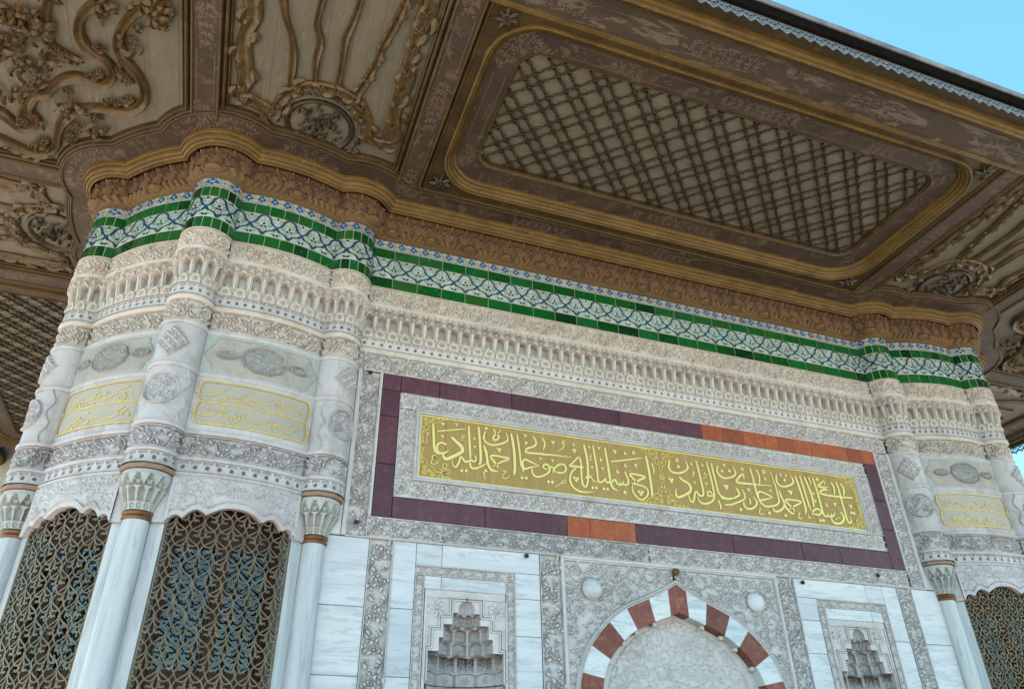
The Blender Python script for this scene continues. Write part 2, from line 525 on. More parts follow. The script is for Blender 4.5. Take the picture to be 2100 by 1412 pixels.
def blob(mb, c, r, fmap, d0, th, mat=0, n=8, rot=0.0, ell=1.0):
    """raised round, oval or (n=4) lozenge dot"""
    th = th + lift()
    a = np.arange(n) * 2 * math.pi / n + rot
    u, v = c[0] + r * np.cos(a), c[1] + r * ell * np.sin(a)
    top, bot = fmap(u, v, d0 + th), fmap(u, v, d0)
    k = mb.n
    mb.v.append(np.concatenate([top, bot])); mb.n += 2 * n
    mb.f.append(list(range(k, k + n))); mb.m.append(mat)
    for i in range(n):
        j = (i + 1) % n
        mb.f.append([k + i, k + n + i, k + n + j, k + j]); mb.m.append(mat)

def spiral(c, r0, a0, turns, sgn, n=16, end=0.2):
    t = np.linspace(0, 1, n)
    a = a0 + sgn * turns * 2 * math.pi * t
    r = r0 * (1 - t * (1 - end))
    return np.stack([c[0] + r * np.cos(a), c[1] + r * np.sin(a)], -1)

RELIEF = 2.0
GROOVE = 0.0095
class Height:
    """height field of a carved panel"""
    def __init__(s, u0, u1, v0, v1, res):
        s.u0, s.v0 = u0, v0
        s.nu, s.nv = max(int(round((u1 - u0) / res)), 2) + 1, max(int(round((v1 - v0) / res)), 2) + 1
        s.u, s.v = np.linspace(u0, u1, s.nu), np.linspace(v0, v1, s.nv)
        s.du, s.dv = s.u[1] - s.u[0], s.v[1] - s.v[0]
        s.H = np.zeros((s.nu, s.nv))
        s.res = res
        s.groove = GROOVE
    def shape(s, segs, amp, g=None):
        """cut one motif (union of tapered segments): flat-topped, with a groove round it, over what lies below"""
        g = s.groove if g is None else g
        pad = g + s.res
        wm = max(max(q[2], q[3]) for q in segs) + pad
        ux = [q[k][0] for q in segs for k in (0, 1)]; vx = [q[k][1] for q in segs for k in (0, 1)]
        i0 = max(int((min(ux) - wm - s.u0) / s.du), 0); i1 = min(int((max(ux) + wm - s.u0) / s.du) + 2, s.nu)
        j0 = max(int((min(vx) - wm - s.v0) / s.dv), 0); j1 = min(int((max(vx) + wm - s.v0) / s.dv) + 2, s.nv)
        if i1 <= i0 or j1 <= j0: return
        U0 = s.u[i0:i1, None]; V0 = s.v[None, j0:j1]
        F = None
        for a, b, wa, wb in segs:
            U, V = U0 - a[0], V0 - a[1]
            dx, dy = b[0] - a[0], b[1] - a[1]
            t = np.clip((U * dx + V * dy) / (dx * dx + dy * dy + 1e-12), 0, 1)
            D = np.hypot(U - t * dx, V - t * dy) - (wa + (wb - wa) * t)
            F = D if F is None else np.minimum(F, D)
        H = s.H[i0:i1, j0:j1]
        e = s.res * .55
        ins = np.clip(.5 - F / (2 * e), 0, 1)
        moat = np.clip((g - F) / (2 * e), 0, 1)
        wmx = max(max(q[2], q[3]) for q in segs)
        top = amp * (.82 + .18 * np.clip(-F / max(wmx, 1e-6), 0, 1))
        H *= (1 - moat)
        H += (top - H) * ins
    def line(s, pts, w0, w1=None, amp=1.0):
        n = len(pts)
        w1 = w0 if w1 is None else w1
        f = lambda i: w0 + (w1 - w0) * i / (n - 1)
        s.shape([(pts[i], pts[i + 1], f(i), f(i + 1)) for i in range(n - 1)], amp)
    def leaf(s, p, ang, L, w, bend=0.4, amp=0.9):
        q = [p]
        a = ang
        for k in range(3):
            a += bend / 3
            q.append((q[-1][0] + L / 3 * math.cos(a), q[-1][1] + L / 3 * math.sin(a)))
        ws = [w * 0.45, w, w * 0.75, w * 0.12]
        s.shape([(q[k], q[k + 1], ws[k], ws[k + 1]) for k in range(3)], amp)
    def rosette(s, c, r, n=5, amp=1.0, a0=0.0):
        for k in range(n):
            a = a0 + k * 2 * math.pi / n
            p = (c[0] + 0.60 * r * math.cos(a), c[1] + 0.60 * r * math.sin(a))
            s.shape([(p, p, r * 0.40, r * 0.40)], amp, s.groove * .6)
        s.shape([(c, c, r * 0.22, r * 0.22)], amp * 1.2, s.groove * .6)
    def mesh(s, mb, fmap, depth, d0=0.0, keep=None, skirt=True, mat=0):
        P = fmap(s.u[:, None], s.v[None, :], d0 + s.H * depth * RELIEF)
        mb.grid(P, mat, keep)

def scroll_band(h, p, vert=False, seed=1, depth=1.0, fine=1.0, edge=0.0):
    """rinceau: a waving stem, a spiral with leaves and a rosette in every wave"""
    r = random.Random(seed)
    u0, u1, v0, v1 = (h.v[0], h.v[-1], h.u[0], h.u[-1]) if vert else (h.u[0], h.u[-1], h.v[0], h.v[-1])
    L, hh = u1 - u0, v1 - v0
    n = max(int(round(L / p)), 1); p = L / n
    T = (lambda q: (q[1], q[0])) if vert else (lambda q: q)
    def line(pts, a, b=None, amp=1.0): h.line([T(tuple(q)) for q in pts], a, b, amp)
    def leaf(q, ang, l, w, bend=0.4, amp=0.9):
        if vert: h.leaf(T(q), math.pi / 2 - ang, l, w, -bend, amp)
        else: h.leaf(q, ang, l, w, bend, amp)
    sw = 0.042 * hh
    mid = v0 + hh / 2
    us = np.linspace(u0, u1, n * 10 + 1)
    line(np.stack([us, mid - 0.36 * hh * np.cos(math.pi * (us - u0) / p - math.pi / 2 * 0)], -1), sw * 1.1)
    for i in range(n):
        sg = 1 if i % 2 == 0 else -1
        c = (u0 + (i + 0.5) * p + r.uniform(-.03, .03) * p, mid - sg * 0.03 * hh)
        Rr = min(0.40 * hh, 0.43 * p)
        a0 = r.uniform(-0.3, 0.3) + (math.pi * 0.75 if sg > 0 else -math.pi * 0.75)
        tn = r.uniform(1.1, 1.5)
        sp = spiral(c, Rr, a0, tn, -sg, 15, 0.3)
        line(sp, sw, sw * 0.7)
        for k in range(1, 14, 3):
            q = sp[k]; ra = math.atan2(q[1] - c[1], q[0] - c[0])
            leaf(tuple(q), ra + r.uniform(-.9, -.2) * sg, Rr * r.uniform(.42, .60), hh * .075, r.uniform(-.9, .3))
            if k < 9: leaf(tuple(q), ra + math.pi + r.uniform(.2, .8) * sg, Rr * .38, hh * .058, .6 * sg)
        h.rosette(T(c), Rr * r.uniform(.30, .38), r.choice((5, 6)), 1.1, r.random() * 6)
        for sv in (-1, 1):
            q = (u0 + i * p + r.uniform(-.05, .05) * p, mid + sv * hh * 0.32)
            for a in (-.8, 0, .8):
                leaf(q, (math.pi / 2 * -sv) + a + r.uniform(-.2, .2), hh * .25, hh * .068, r.uniform(-.5, .5))
    if edge:
        E = np.zeros_like(h.H)
        ax = (h.u[:, None] + 0 * h.v[None]) if vert else (h.v[None] + 0 * h.u[:, None])
        lo, hi = ax.min(), ax.max()
        E[(ax < lo + edge) | (ax > hi - edge)] = .80
        np.maximum(h.H, E, out=h.H)

def fill_scrolls(h, rad, seed=1, inside=None, amp=1.0):
    """arabesque filling a field: spirals with leaves on a staggered grid"""
    r = random.Random(seed)
    dy = rad * 1.75
    j = 0
    v = h.v[0] + rad * 0.6
    while v < h.v[-1] + rad * .3:
        u = h.u[0] + rad * (0.5 if j % 2 else 1.4)
        while u < h.u[-1] + rad * .5:
            c = (u + r.uniform(-.15, .15) * rad, v + r.uniform(-.15, .15) * rad)
            if inside is None or inside(*c):
                sg = r.choice((-1, 1))
                sp = spiral(c, rad * 1.02, r.uniform(0, 6.28), r.uniform(1.1, 1.5), sg, 15, 0.25)
                h.line([tuple(q) for q in sp], rad * .075, rad * .06, amp)
                for k in range(0, 14, 2):
                    q = sp[k]; ra = math.atan2(q[1] - c[1], q[0] - c[0])
                    h.leaf(tuple(q), ra + r.uniform(-.8, .8), rad * r.uniform(.35, .55), rad * .13, r.uniform(-.9, .9), amp * .9)
                    if k < 10: h.leaf(tuple(q), ra + math.pi + .5 * sg, rad * .3, rad * .1, .6 * sg, amp * .85)
                if r.random() < .7: h.rosette(c, rad * .3, 5, amp * 1.1, r.random() * 6)
            u += rad * 1.95
        v += dy; j += 1

# ================================================================== SETTING
def plain_object(name, mb, mats, loc=(0, 0, 0), smooth=False):
    o = bpy.data.objects.new(name, mb.mesh(name, mats, smooth))
    COL.objects.link(o); o.location = loc
    return o
g = MB()
g.add([(-900, -900, 0), (900, -900, 0), (900, 900, 0), (-900, 900, 0)], [(0, 1, 2, 3)])
tag(plain_object('ground', g, ['paving']), kind='structure')

# ================================================================== BUILDING: walls
# ---- backing walls (behind the facing stones)
mb = MB()
mb.box(-0.44, 6.44, 0.42, 0.6, -3.784, 3.44)
mb.box(-0.30, 6.30, 0.05, 0.419, -0.175, 3.44)                 # above the niches
mb.box(-0.30, 0.50, 0.05, 0.419, -3.784, -0.176); mb.box(5.50, 6.30, 0.05, 0.419, -3.784, -0.176)
mb.box(.50, 1.28, 0.062, 0.419, -.645, -0.177); mb.box(4.72, 5.50, 0.062, 0.419, -.645, -0.177)
mb.box(1.28, 1.90, 0.05, 0.419, -3.784, -0.176); mb.box(4.10, 4.72, 0.05, 0.419, -3.784, -0.176)
mb.box(-2.44, -2.05, 2.1, 9.6, -3.784, 3.44); mb.box(8.05, 8.44, 2.1, 9.6, -3.784, 3.44)
mb.box(-2.2, 8.2, 9.5, 9.7, -3.784, 3.44)
WALL = mb.build('facade_wall', 'carved_grey')

def seg_list(d, front=True):
    """visible stretches of the wall outline: kind, k, right?, map, u from, u to"""
    out = []
    for kind, k, pts in sebil_segments(d):
        if kind == 'col':
            c, t, r0 = CP[k], R(TH[k]), RCOL
        else:
            c, t, r0 = SC_C, R(BAYC[k]), RB
        a = [math.atan2(p[1] - c[1], p[0] - c[0]) for p in (pts[0], pts[-1])]
        a0 = (a[0] - t + math.pi) % (2 * math.pi) - math.pi
        a1 = (a[1] - t + math.pi) % (2 * math.pi) - math.pi
        mk = map_col if kind == 'col' else map_bay
        if (kind, k) in (('col', 2), ('bay', 1), ('col', 1), ('bay', 0), ('col', 0)):
            out.append((kind, k, False, mk(k, False), a0 * r0, a1 * r0, r0))
        if (kind, k) in (('col', 1), ('bay', 0), ('col', 0)):
            out.append((kind, k, True, mk(k, True), -a1 * r0, -a0 * r0, r0))
    if front:
        fr = outline(d, 'front')
        out.append(('wall', 0, False, map_wall, fr[0][0], fr[1][0], 1.0))
    return out

# ---- the corner bays' plain curved wall behind the carvings
for side in ('left', 'right'):
    sweep('corner_bay_wall', [(-0.045, 0.06), (-0.045, 2.20), (-.008, 2.21), (-0.008, 3.40)], 'carved_grey', None, side)
    sweep('corner_bay_base', [(0.10, -3.784), (0.10, -2.62), (0.06, -2.56), (0.06, -2.40), (-0.14, -2.40)], 'slab', None, side)

# ---- moulded ledges
def ledge(z0, z1, d, which, mat='carved', name='ledge'):
    h = z1 - z0
    return sweep(name, [(-0.045, z0 - .002), (d * .45, z0), (d * .55, z0 + h * .18), (d, z0 + h * .35), (d, z0 + h * .72), (d * .6, z0 + h * .86), (d * .55, z1), (-0.045, z1 + .002)], mat, None, which)
for which in ('left', 'right', 'front'):
    ledge(1.637, 1.690, 0.018, which, 'carved_warm')
for which in ('left', 'right'):
    ledge(1.385, 1.432, 0.013, which, 'carved_grey')
    ledge(0.965, 1.008, 0.016, which, 'carved_grey')
    ledge(0.438, 0.476, 0.014, which, 'carved_grey')
    ledge(0.212, 0.240, 0.010, which, 'carved_grey')

# ---- carved bands
def carved(name, u0, u1, v0, v1, fmap, p, vert=False, depth=0.017, seed=1, mat='carved', parent=None, res=0.0055, edge=0.006, d0=0.0):
    h = Height(u0, u1, v0, v1, res)
    scroll_band(h, p, vert, seed, edge=edge)
    mb = MB(); h.mesh(mb, fmap, depth, d0 - .62 * depth * RELIEF)
    return shade(mb.build(name, mat, parent), 60)

for q, (kind, k, rt, fm, ua, ub, r0) in enumerate(seg_list(0.04)):
    carved('carved_frieze', ua + .002, ub - .002, 2.186, 2.405, fm, 0.17 if kind != 'wall' else 0.19, depth=0.014, seed=30 + q, mat='carved_warm', d0=0.046, res=0.0055)
for q, (kind, k, rt, fm, ua, ub, r0) in enumerate(seg_list(0.0)):
    carved('carved_frieze', ua + .002, ub - .002, 1.434, 1.640, fm, 0.20, depth=0.018, seed=60 + q, mat='carved' if kind == 'wall' else 'carved_warm', d0=-0.004, res=0.0055)
    if kind != 'wall':
        carved('carved_frieze', ua + .002, ub - .002, 0.243, 0.430, fm, 0.20, depth=0.02, seed=90 + q, mat='carved_grey', d0=-0.004, res=0.0055)

# ---- studded course
def studs(fm, ua, ub, v0, v1, pitch, mat, depth=0.018, name='studded_course'):
    h = Height(ua, ub, v0, v1, 0.0052)
    n = max(int(round((ub - ua) / pitch)), 1); p = (ub - ua) / n
    U = (h.u[:, None] - ua) % p - p / 2
    V = (h.v[None, :] - v0) / (v1 - v0)
    h.H[np.broadcast_to((np.hypot(U, (V - .45) * (v1 - v0)) < .0150), h.H.shape)] = -1
    trap = (V > .72) & (V < .94) & (np.abs(U) < p * .40 - (0.94 - V) * .03)
    h.H[np.broadcast_to(trap, h.H.shape)] = -.5
    h.H[np.broadcast_to((V < .06), h.H.shape)] = .4
    mb = MB(); h.mesh(mb, fm, depth, 0.004)
    return shade(mb.build(name, mat, None), 50)
for kind, k, rt, fm, ua, ub, r0 in seg_list(0.0):
    studs(fm, ua + .001, ub - .001, 1.688, 1.806, 0.086 if kind == 'wall' else 0.075, 'carved' if kind == 'wall' else 'carved_grey')
    if kind != 'wall':
        studs(fm, ua + .001, ub - .001, 0.108, 0.206, 0.09, 'carved_grey')

# ---- stalactite (muqarnas) course: one niche with its plate, brackets and pleated hood per object
def muq_height(S, V):
    H = np.zeros(np.broadcast_shapes(S.shape, V.shape))
    S, V = np.broadcast_arrays(S, V)
    A = np.abs(S)
    plate = (V < .05 + .22 * np.sqrt(np.clip(1 - (S / .46) ** 2, 0, 1))) & (A < .45)
    H[plate] = .28
    rr = np.hypot(S * .1285, (V - .13) * .38)
    an = np.arctan2((V - .13) * .38, S * .1285)
    H = np.where(rr < .024, .10, H)
    H = np.where(rr < .017 + .004 * np.cos(6 * an), .42, H)
    H = np.where(rr < .005, .1, H)
    br = (A > .30) & (V > .18) & (V < .70)
    taper = np.clip((V - .18) / .45, 0, 1)
    H = np.where(br & (A > .47 - .17 * taper), .15 + .62 * taper, H)
    top = .60 + .07 * np.clip(1 - (S / .30) ** 2, 0, 1)
    ni = (A < .30) & (V > .30) & (V < top)
    H = np.where(ni, -1.0 + .45 * (A / .30) ** 2, H)
    H = np.where((A < .22) & (V > .30) & (V < .40), -.45, H)
    H = np.where((A < .25) & (np.abs(V - .47) < .012), -.75, H)
    H = np.where((A >= .30) & (A < .40) & (V > .40) & (V < .66), .1 + .3 * taper, H)
    fan = (V >= top) & (V > .55) & ((A < .30) | (V > .62))
    phi = np.arctan2(np.clip(V - .56, 0, 1) * .9, (.5 - A))
    ple = np.abs(((phi * 3.0) % 1) - .5) * 2
    H = np.where(fan, .72 + .28 * (V - .6) / .4 + .60 * (ple - .5) * np.clip((1.0 - V) * 5, 0, 1), H)
    H = np.where(V > .965, 1.05, H)
    return H

def muq_mesh(fm, u0, u1, z0=1.806, z1=2.188, nu=22, nv=64):
    S = np.linspace(-.5, .5, nu + 1)[:, None]; V = np.linspace(0, 1, nv + 1)[None, :]
    H = muq_height(S, V)
    u = (u0 + u1) / 2 + S * (u1 - u0)
    z = z0 + V * (z1 - z0)
    mb = MB(); mb.grid(fm(u, z, H * 0.056 - .004))
    me = mb.mesh('stalactite_niche', ['carved_warm'])
    return me
for kind, k, rt, fm, ua, ub, r0 in seg_list(0.0):
    n = max(int(round((ub - ua) / 0.1285)), 1) if kind == 'wall' else max(int(round((ub - ua) * (r0 + .03) / r0 / 0.125)), 2)
    p = (ub - ua) / n
    me = None
    for i in range(n):
        if kind == 'wall':
            if me is None: me = muq_mesh(fm, 0, p)
            o = link('stalactite_niche', me, None, Matrix.Translation((ua + i * p, 0, 0)))
        else:
            o = link('stalactite_niche', muq_mesh(fm, ua + i * p, ua + (i + 1) * p, nu=16, nv=56), None)
        if kind != 'wall' or i == 0: shade(o, 35)

# ================================================================== tile frieze
DT = 0.040
sweep('tile_bed', [(DT - .004, 2.400), (DT - .002, 2.402), (DT - .002, 3.03)], 'grout', None, 'all')
def tile_mesh(name, fm, u0, u1, z0, z1, mats, gap=0.0065, nu=1, motif=None):
    mb = MB()
    g, c = gap / 2, 0.004
    u = np.concatenate([[u0 + g], np.linspace(u0 + g + c, u1 - g - c, nu + 1), [u1 - g]])
    z = np.array([z0 + g, z0 + g + c, z1 - g - c, z1 - g])
    D = np.full((len(u), 4), DT + 0.006); D[0, :] = D[-1, :] = D[:, 0] = D[:, -1] = DT + 0.002
    mb.grid(fm(u[:, None], z[None, :], D))
    if motif: motif(mb, fm, u0, u1, z0, z1)
    return mb.mesh(name, mats)

def wavy(a, b, amp, n=9, ph=0.0):
    a, b = np.array(a), np.array(b)
    t = np.linspace(0, 1, n)[:, None]
    d = b - a; nr = np.array((-d[1], d[0]))
    return a + d * t + nr * amp * np.sin(t * 2 * math.pi + ph)

def motif_lattice(mb, fm, u0, u1, z0, z1):
    W_, H_ = u1 - u0, z1 - z0
    T = lambda p: np.stack([u0 + np.asarray(p)[:, 0] * W_, z0 + np.asarray(p)[:, 1] * H_], -1)
    d = DT + 0.006
    for (a, b, s) in (((0.02, .98), (.5, .5), 1), ((.5, .5), (.02, .02), 1), ((.98, .98), (.5, .5), -1), ((.5, .5), (.98, .02), -1)):
        w = wavy(a, b, .085 * s)
        ribbon(mb, T(w), .056 * H_, fm, d, .0012, 1, False)
        ribbon(mb, T(w + np.array((.055, 0))), .016 * H_, fm, d, .0010, 1, False)
        ribbon(mb, T(w - np.array((.055, 0))), .016 * H_, fm, d, .0010, 1, False)
    for c in ((.075, .43), (.925, .43), (.5, .90), (.44, .09), (.56, .09)):
        blob(mb, T([c])[0], .052 * H_, fm, d, .0012, 2, 8)
    blob(mb, T([(.0, .57)])[0], .052 * H_, fm, d, .0014, 2, 8)
    for c, r in (((.5, .5), .035), ((.5, .60), .018), ((.5, .40), .018), ((.42, .5), .02), ((.58, .5), .02)):
        blob(mb, T([c])[0], r * H_, fm, d, .0016, 3, 6)
    for sx in (0, 1):
        for sy in (0, 1):
            m = lambda x, y: (x if sx == 0 else 1 - x, y if sy == 0 else 1 - y)
            for a, b, c in (((.14, .40), (.20, .44), (.24, .38)), ((.10, .24), (.14, .30), (.11, .36)), ((.30, .10), (.36, .16), (.42, .2)), ((.36, .30), (.42, .26), (.46, .32)), ((.16, .52), (.22, .5), (.28, .53))):
                ribbon(mb, T([m(*a), m(*b), m(*c)]), .024 * H_, fm, d, .0011, 4, False)
            for c in ((.25, .33), (.30, .48), (.40, .13), (.18, .22), (.36, .36), (.06, .30)):
                blob(mb, T([m(*c)])[0], .021 * H_, fm, d, .0011, 4, 5)

def motif_border(mb, fm, u0, u1, z0, z1):
    W_, H_ = u1 - u0, z1 - z0
    n = max(int(round(W_ / 0.128)), 1)
    d = DT + 0.006
    for i in range(n):
        cu, cz = u0 + (i + .5) * W_ / n, (z0 + z1) / 2
        w = W_ / n
        T = lambda p: np.stack([cu + np.asarray(p)[:, 0] * w, cz + np.asarray(p)[:, 1] * H_], -1)
        for (x, y, rx, ro) in ((0, .20, .13, 0), (0, -.20, .13, 0), (-.17, 0, .15, 0), (.17, 0, .15, 0)):
            blob(mb, T([(x, y)])[0], rx * H_, fm, d, .0012, 1, 8)
        blob(mb, T([(0, 0)])[0], .10 * H_, fm, d, .0014, 0, 6)
        for s in (-1, 1):
            ribbon(mb, T(wavy((-.5, .42 * s), (0, .40 * s), .1 * s, 6)), .05 * H_, fm, d, .001, 2, False)
            ribbon(mb, T(wavy((0, .40 * s), (.5, .42 * s), .1 * s, 6)), .05 * H_, fm, d, .001, 2, False)
            ribbon(mb, T(wavy((-.5, 0), (-.22, .30 * s), .15, 6)), .05 * H_, fm, d, .0011, 3, False)
            ribbon(mb, T(wavy((.22, .30 * s), (.5, 0), .15, 6)), .05 * H_, fm, d, .0011, 3, False)
            ribbon(mb, T(wavy((-.30, 0), (0, .33 * s), -.2, 6)), .035 * H_, fm, d, .0013, 2, False)
            ribbon(mb, T(wavy((.30, 0), (0, .33 * s), .2, 6)), .035 * H_, fm, d, .0013, 2, False)

ROWS = [('green_tile', 2.404, 2.538, ['tile_green'], None), ('patterned_tile', 2.538, 2.788, ['tile_white', 'tile_navy', 'tile_purple', 'tile_blue', 'tile_teal'], motif_lattice),
        ('green_tile', 2.788, 2.912, ['tile_green'], None), ('border_tile', 2.912, 3.026, ['tile_white', 'tile_blue', 'tile_navy', 'tile_red'], motif_border)]
for kind, k, rt, fm, ua, ub, r0 in seg_list(DT):
    for row, (nm, z0, z1, mats, motif) in enumerate(ROWS):
        L = (ub - ua) * ((r0 + DT) / r0 if kind != 'wall' else 1)
        if kind == 'wall':
            e = np.concatenate([[ua], np.arange(0.004, ub - .05, 0.2635), [ub]])
            if e[1] - e[0] < .02: e = np.delete(e, 1)
        else:
            target = {'green_tile': .135 if kind == 'bay' else .088}.get(nm, .262 if kind == 'bay' else .21)
            e = np.linspace(ua, ub, max(int(round(L / target)), 1) + 1)
        shared = None
        for i in range(len(e) - 1):
            full = kind == 'wall' and abs(e[i + 1] - e[i] - .2635) < 1e-6
            if full:
                if shared is None: shared = tile_mesh(nm, fm, 0, .2635, z0, z1, mats, motif=motif)
                link(nm, shared, None, Matrix.Translation((e[i], 0, 0)))
            else:
                link(nm, tile_mesh(nm, fm, e[i], e[i + 1], z0, z1, mats, nu=1 if kind == 'wall' else (2 if kind == 'bay' else 3), motif=motif), None)

# ================================================================== front wall facing
# ---- edge strips and carved borders round the purple frame
for x0, x1 in ((-0.40, -0.246), (6.246, 6.40)):
    for z0, z1 in ((-0.19, 0.42), (0.42, 1.02), (1.02, 1.43)):
        mb = MB(); mb.box(x0, x1, -0.004, 0.05, z0 + .002, z1 - .002, ch=.004)
        mb.build('edge_strip', 'slab', WALL)
mb = MB()
for x0, x1, z0, z1 in ((-.244, -.208, -.188, 1.43), (-.022, -.002, .0, 1.43), (6.208, 6.244, -.188, 1.43), (6.002, 6.022, .0, 1.43), (-.208, 6.208, -.196, -.184)):
    mb.box(x0, x1, -0.016, 0.05, z0, z1, ch=.005)
mb.build('fillet', 'carved', WALL)
carved('carved_border', -0.208, -0.022, -0.184, 1.430, map_wall, 0.21, True, 0.02, 5, 'carved', WALL)
carved('carved_border', 6.022, 6.208, -0.184, 1.430, map_wall, 0.21, True, 0.02, 6, 'carved', WALL)
for q, (a, b) in enumerate(((-0.022, 0.66), (0.66, 2.75), (2.75, 6.022))):
    carved('carved_border', a, b - .003, -0.184, -0.002, map_wall, 0.19, False, 0.018, 7 + q, 'carved_grey' if q == 1 else 'carved', WALL)

# ---- purple and orange framing stones
def stone(name, x0, x1, z0, z1, mat, proud=0.006, back=0.05, ch=.004, parent=None, j=0.0025):
    mb = MB(); mb.box(x0 + j, x1 - j, -proud, back, z0 + j, z1 - j, ch=ch)
    return mb.build(name, mat, parent)
FR = stone('framing_stone', 0.0, 0.18, 1.256, 1.437, 'porphyry')
tops = [(0.18, .57, 'porphyry'), (.57, 1.33, 'porphyry'), (1.33, 2.55, 'porphyry'), (2.55, 3.58, 'porphyry')]
for a, b, m_ in tops: stone('framing_stone', a, b, 1.256, 1.437, m_)
for a, b in zip((3.58, 3.86, 4.13, 4.42, 4.60, 4.82, 5.07, 5.32, 5.60, 5.82), (3.86, 4.13, 4.42, 4.60, 4.82, 5.07, 5.32, 5.60, 5.82, 6.0)):
    stone('orange_framing_stone', a, b, 1.256, 1.437, 'brick_red', j=.001)
for a, b in ((0.0, .50), (.50, .98), (.98, 1.256)): stone('framing_stone', 0, .18, a, b, 'porphyry')
for a, b in ((0.0, .46), (.46, .80), (.80, 1.256)): stone('framing_stone', 5.818, 6.0, a, b, 'porphyry')
for a, b, m_ in ((.18, 1.05, 0), (1.05, 1.88, 0), (1.88, 2.12, 1), (2.12, 2.38, 1), (2.38, 2.62, 1), (2.62, 3.75, 0), (3.75, 4.62, 0), (4.62, 5.13, 0), (5.13, 5.818, 0)):
    stone('orange_framing_stone' if m_ else 'framing_stone', a, b, 0.0, 0.197, 'brick_red' if m_ else 'porphyry', j=.001 if m_ else .0025)

# ---- carved band between frame and inscription
for q, (u0, u1, v0, v1, vt) in enumerate(((.184, .655, 1.085, 1.252, 0), (.657, 5.814, 1.085, 1.252, 0), (.184, .655, .201, .385, 0), (.657, 5.814, .201, .385, 0), (.184, .352, .385, 1.085, 1), (5.648, 5.814, .385, 1.085, 1))):
    carved('carved_border', u0, u1, v0, v1, map_wall, 0.135, bool(vt), 0.013, 40 + q, 'carved', WALL, 0.005, 0.005)

# ---- gilded inscription panel
GX0, GX1, GZ0, GZ1 = 0.398, 5.603, 0.417, 1.057
mb = MB()
fr = []
for e, d in ((-.045, .0), (-.043, .016), (-.03, .018), (-.022, .004), (-.012, .010), (-.002, .006), (0.0, -.020)):
    fr.append(np.array([(GX0 + e, -d, GZ0 + e), (GX1 - e, -d, GZ0 + e), (GX1 - e, -d, GZ1 - e), (GX0 + e, -d, GZ1 - e)]))
mb.grid(np.stack(fr, 1), cu=True)
PANEL = mb.build('inscription_panel', 'carved_grey')
mb = MB()
for x0, x1, z0, z1 in ((GX0, .655, GZ0, GZ1), (.655, 4.93, GZ0, GZ1), (4.93, 5.25, GZ0, GZ1), (5.25, GX1, .70, GZ1), (5.25, GX1, GZ0, .70)):
    mb.box(x0 + .001, x1 - .001, .018, .045, z0 + .001, z1 - .001, ch=.002)
mb.build('panel_ground', 'gold_ground', PANEL)
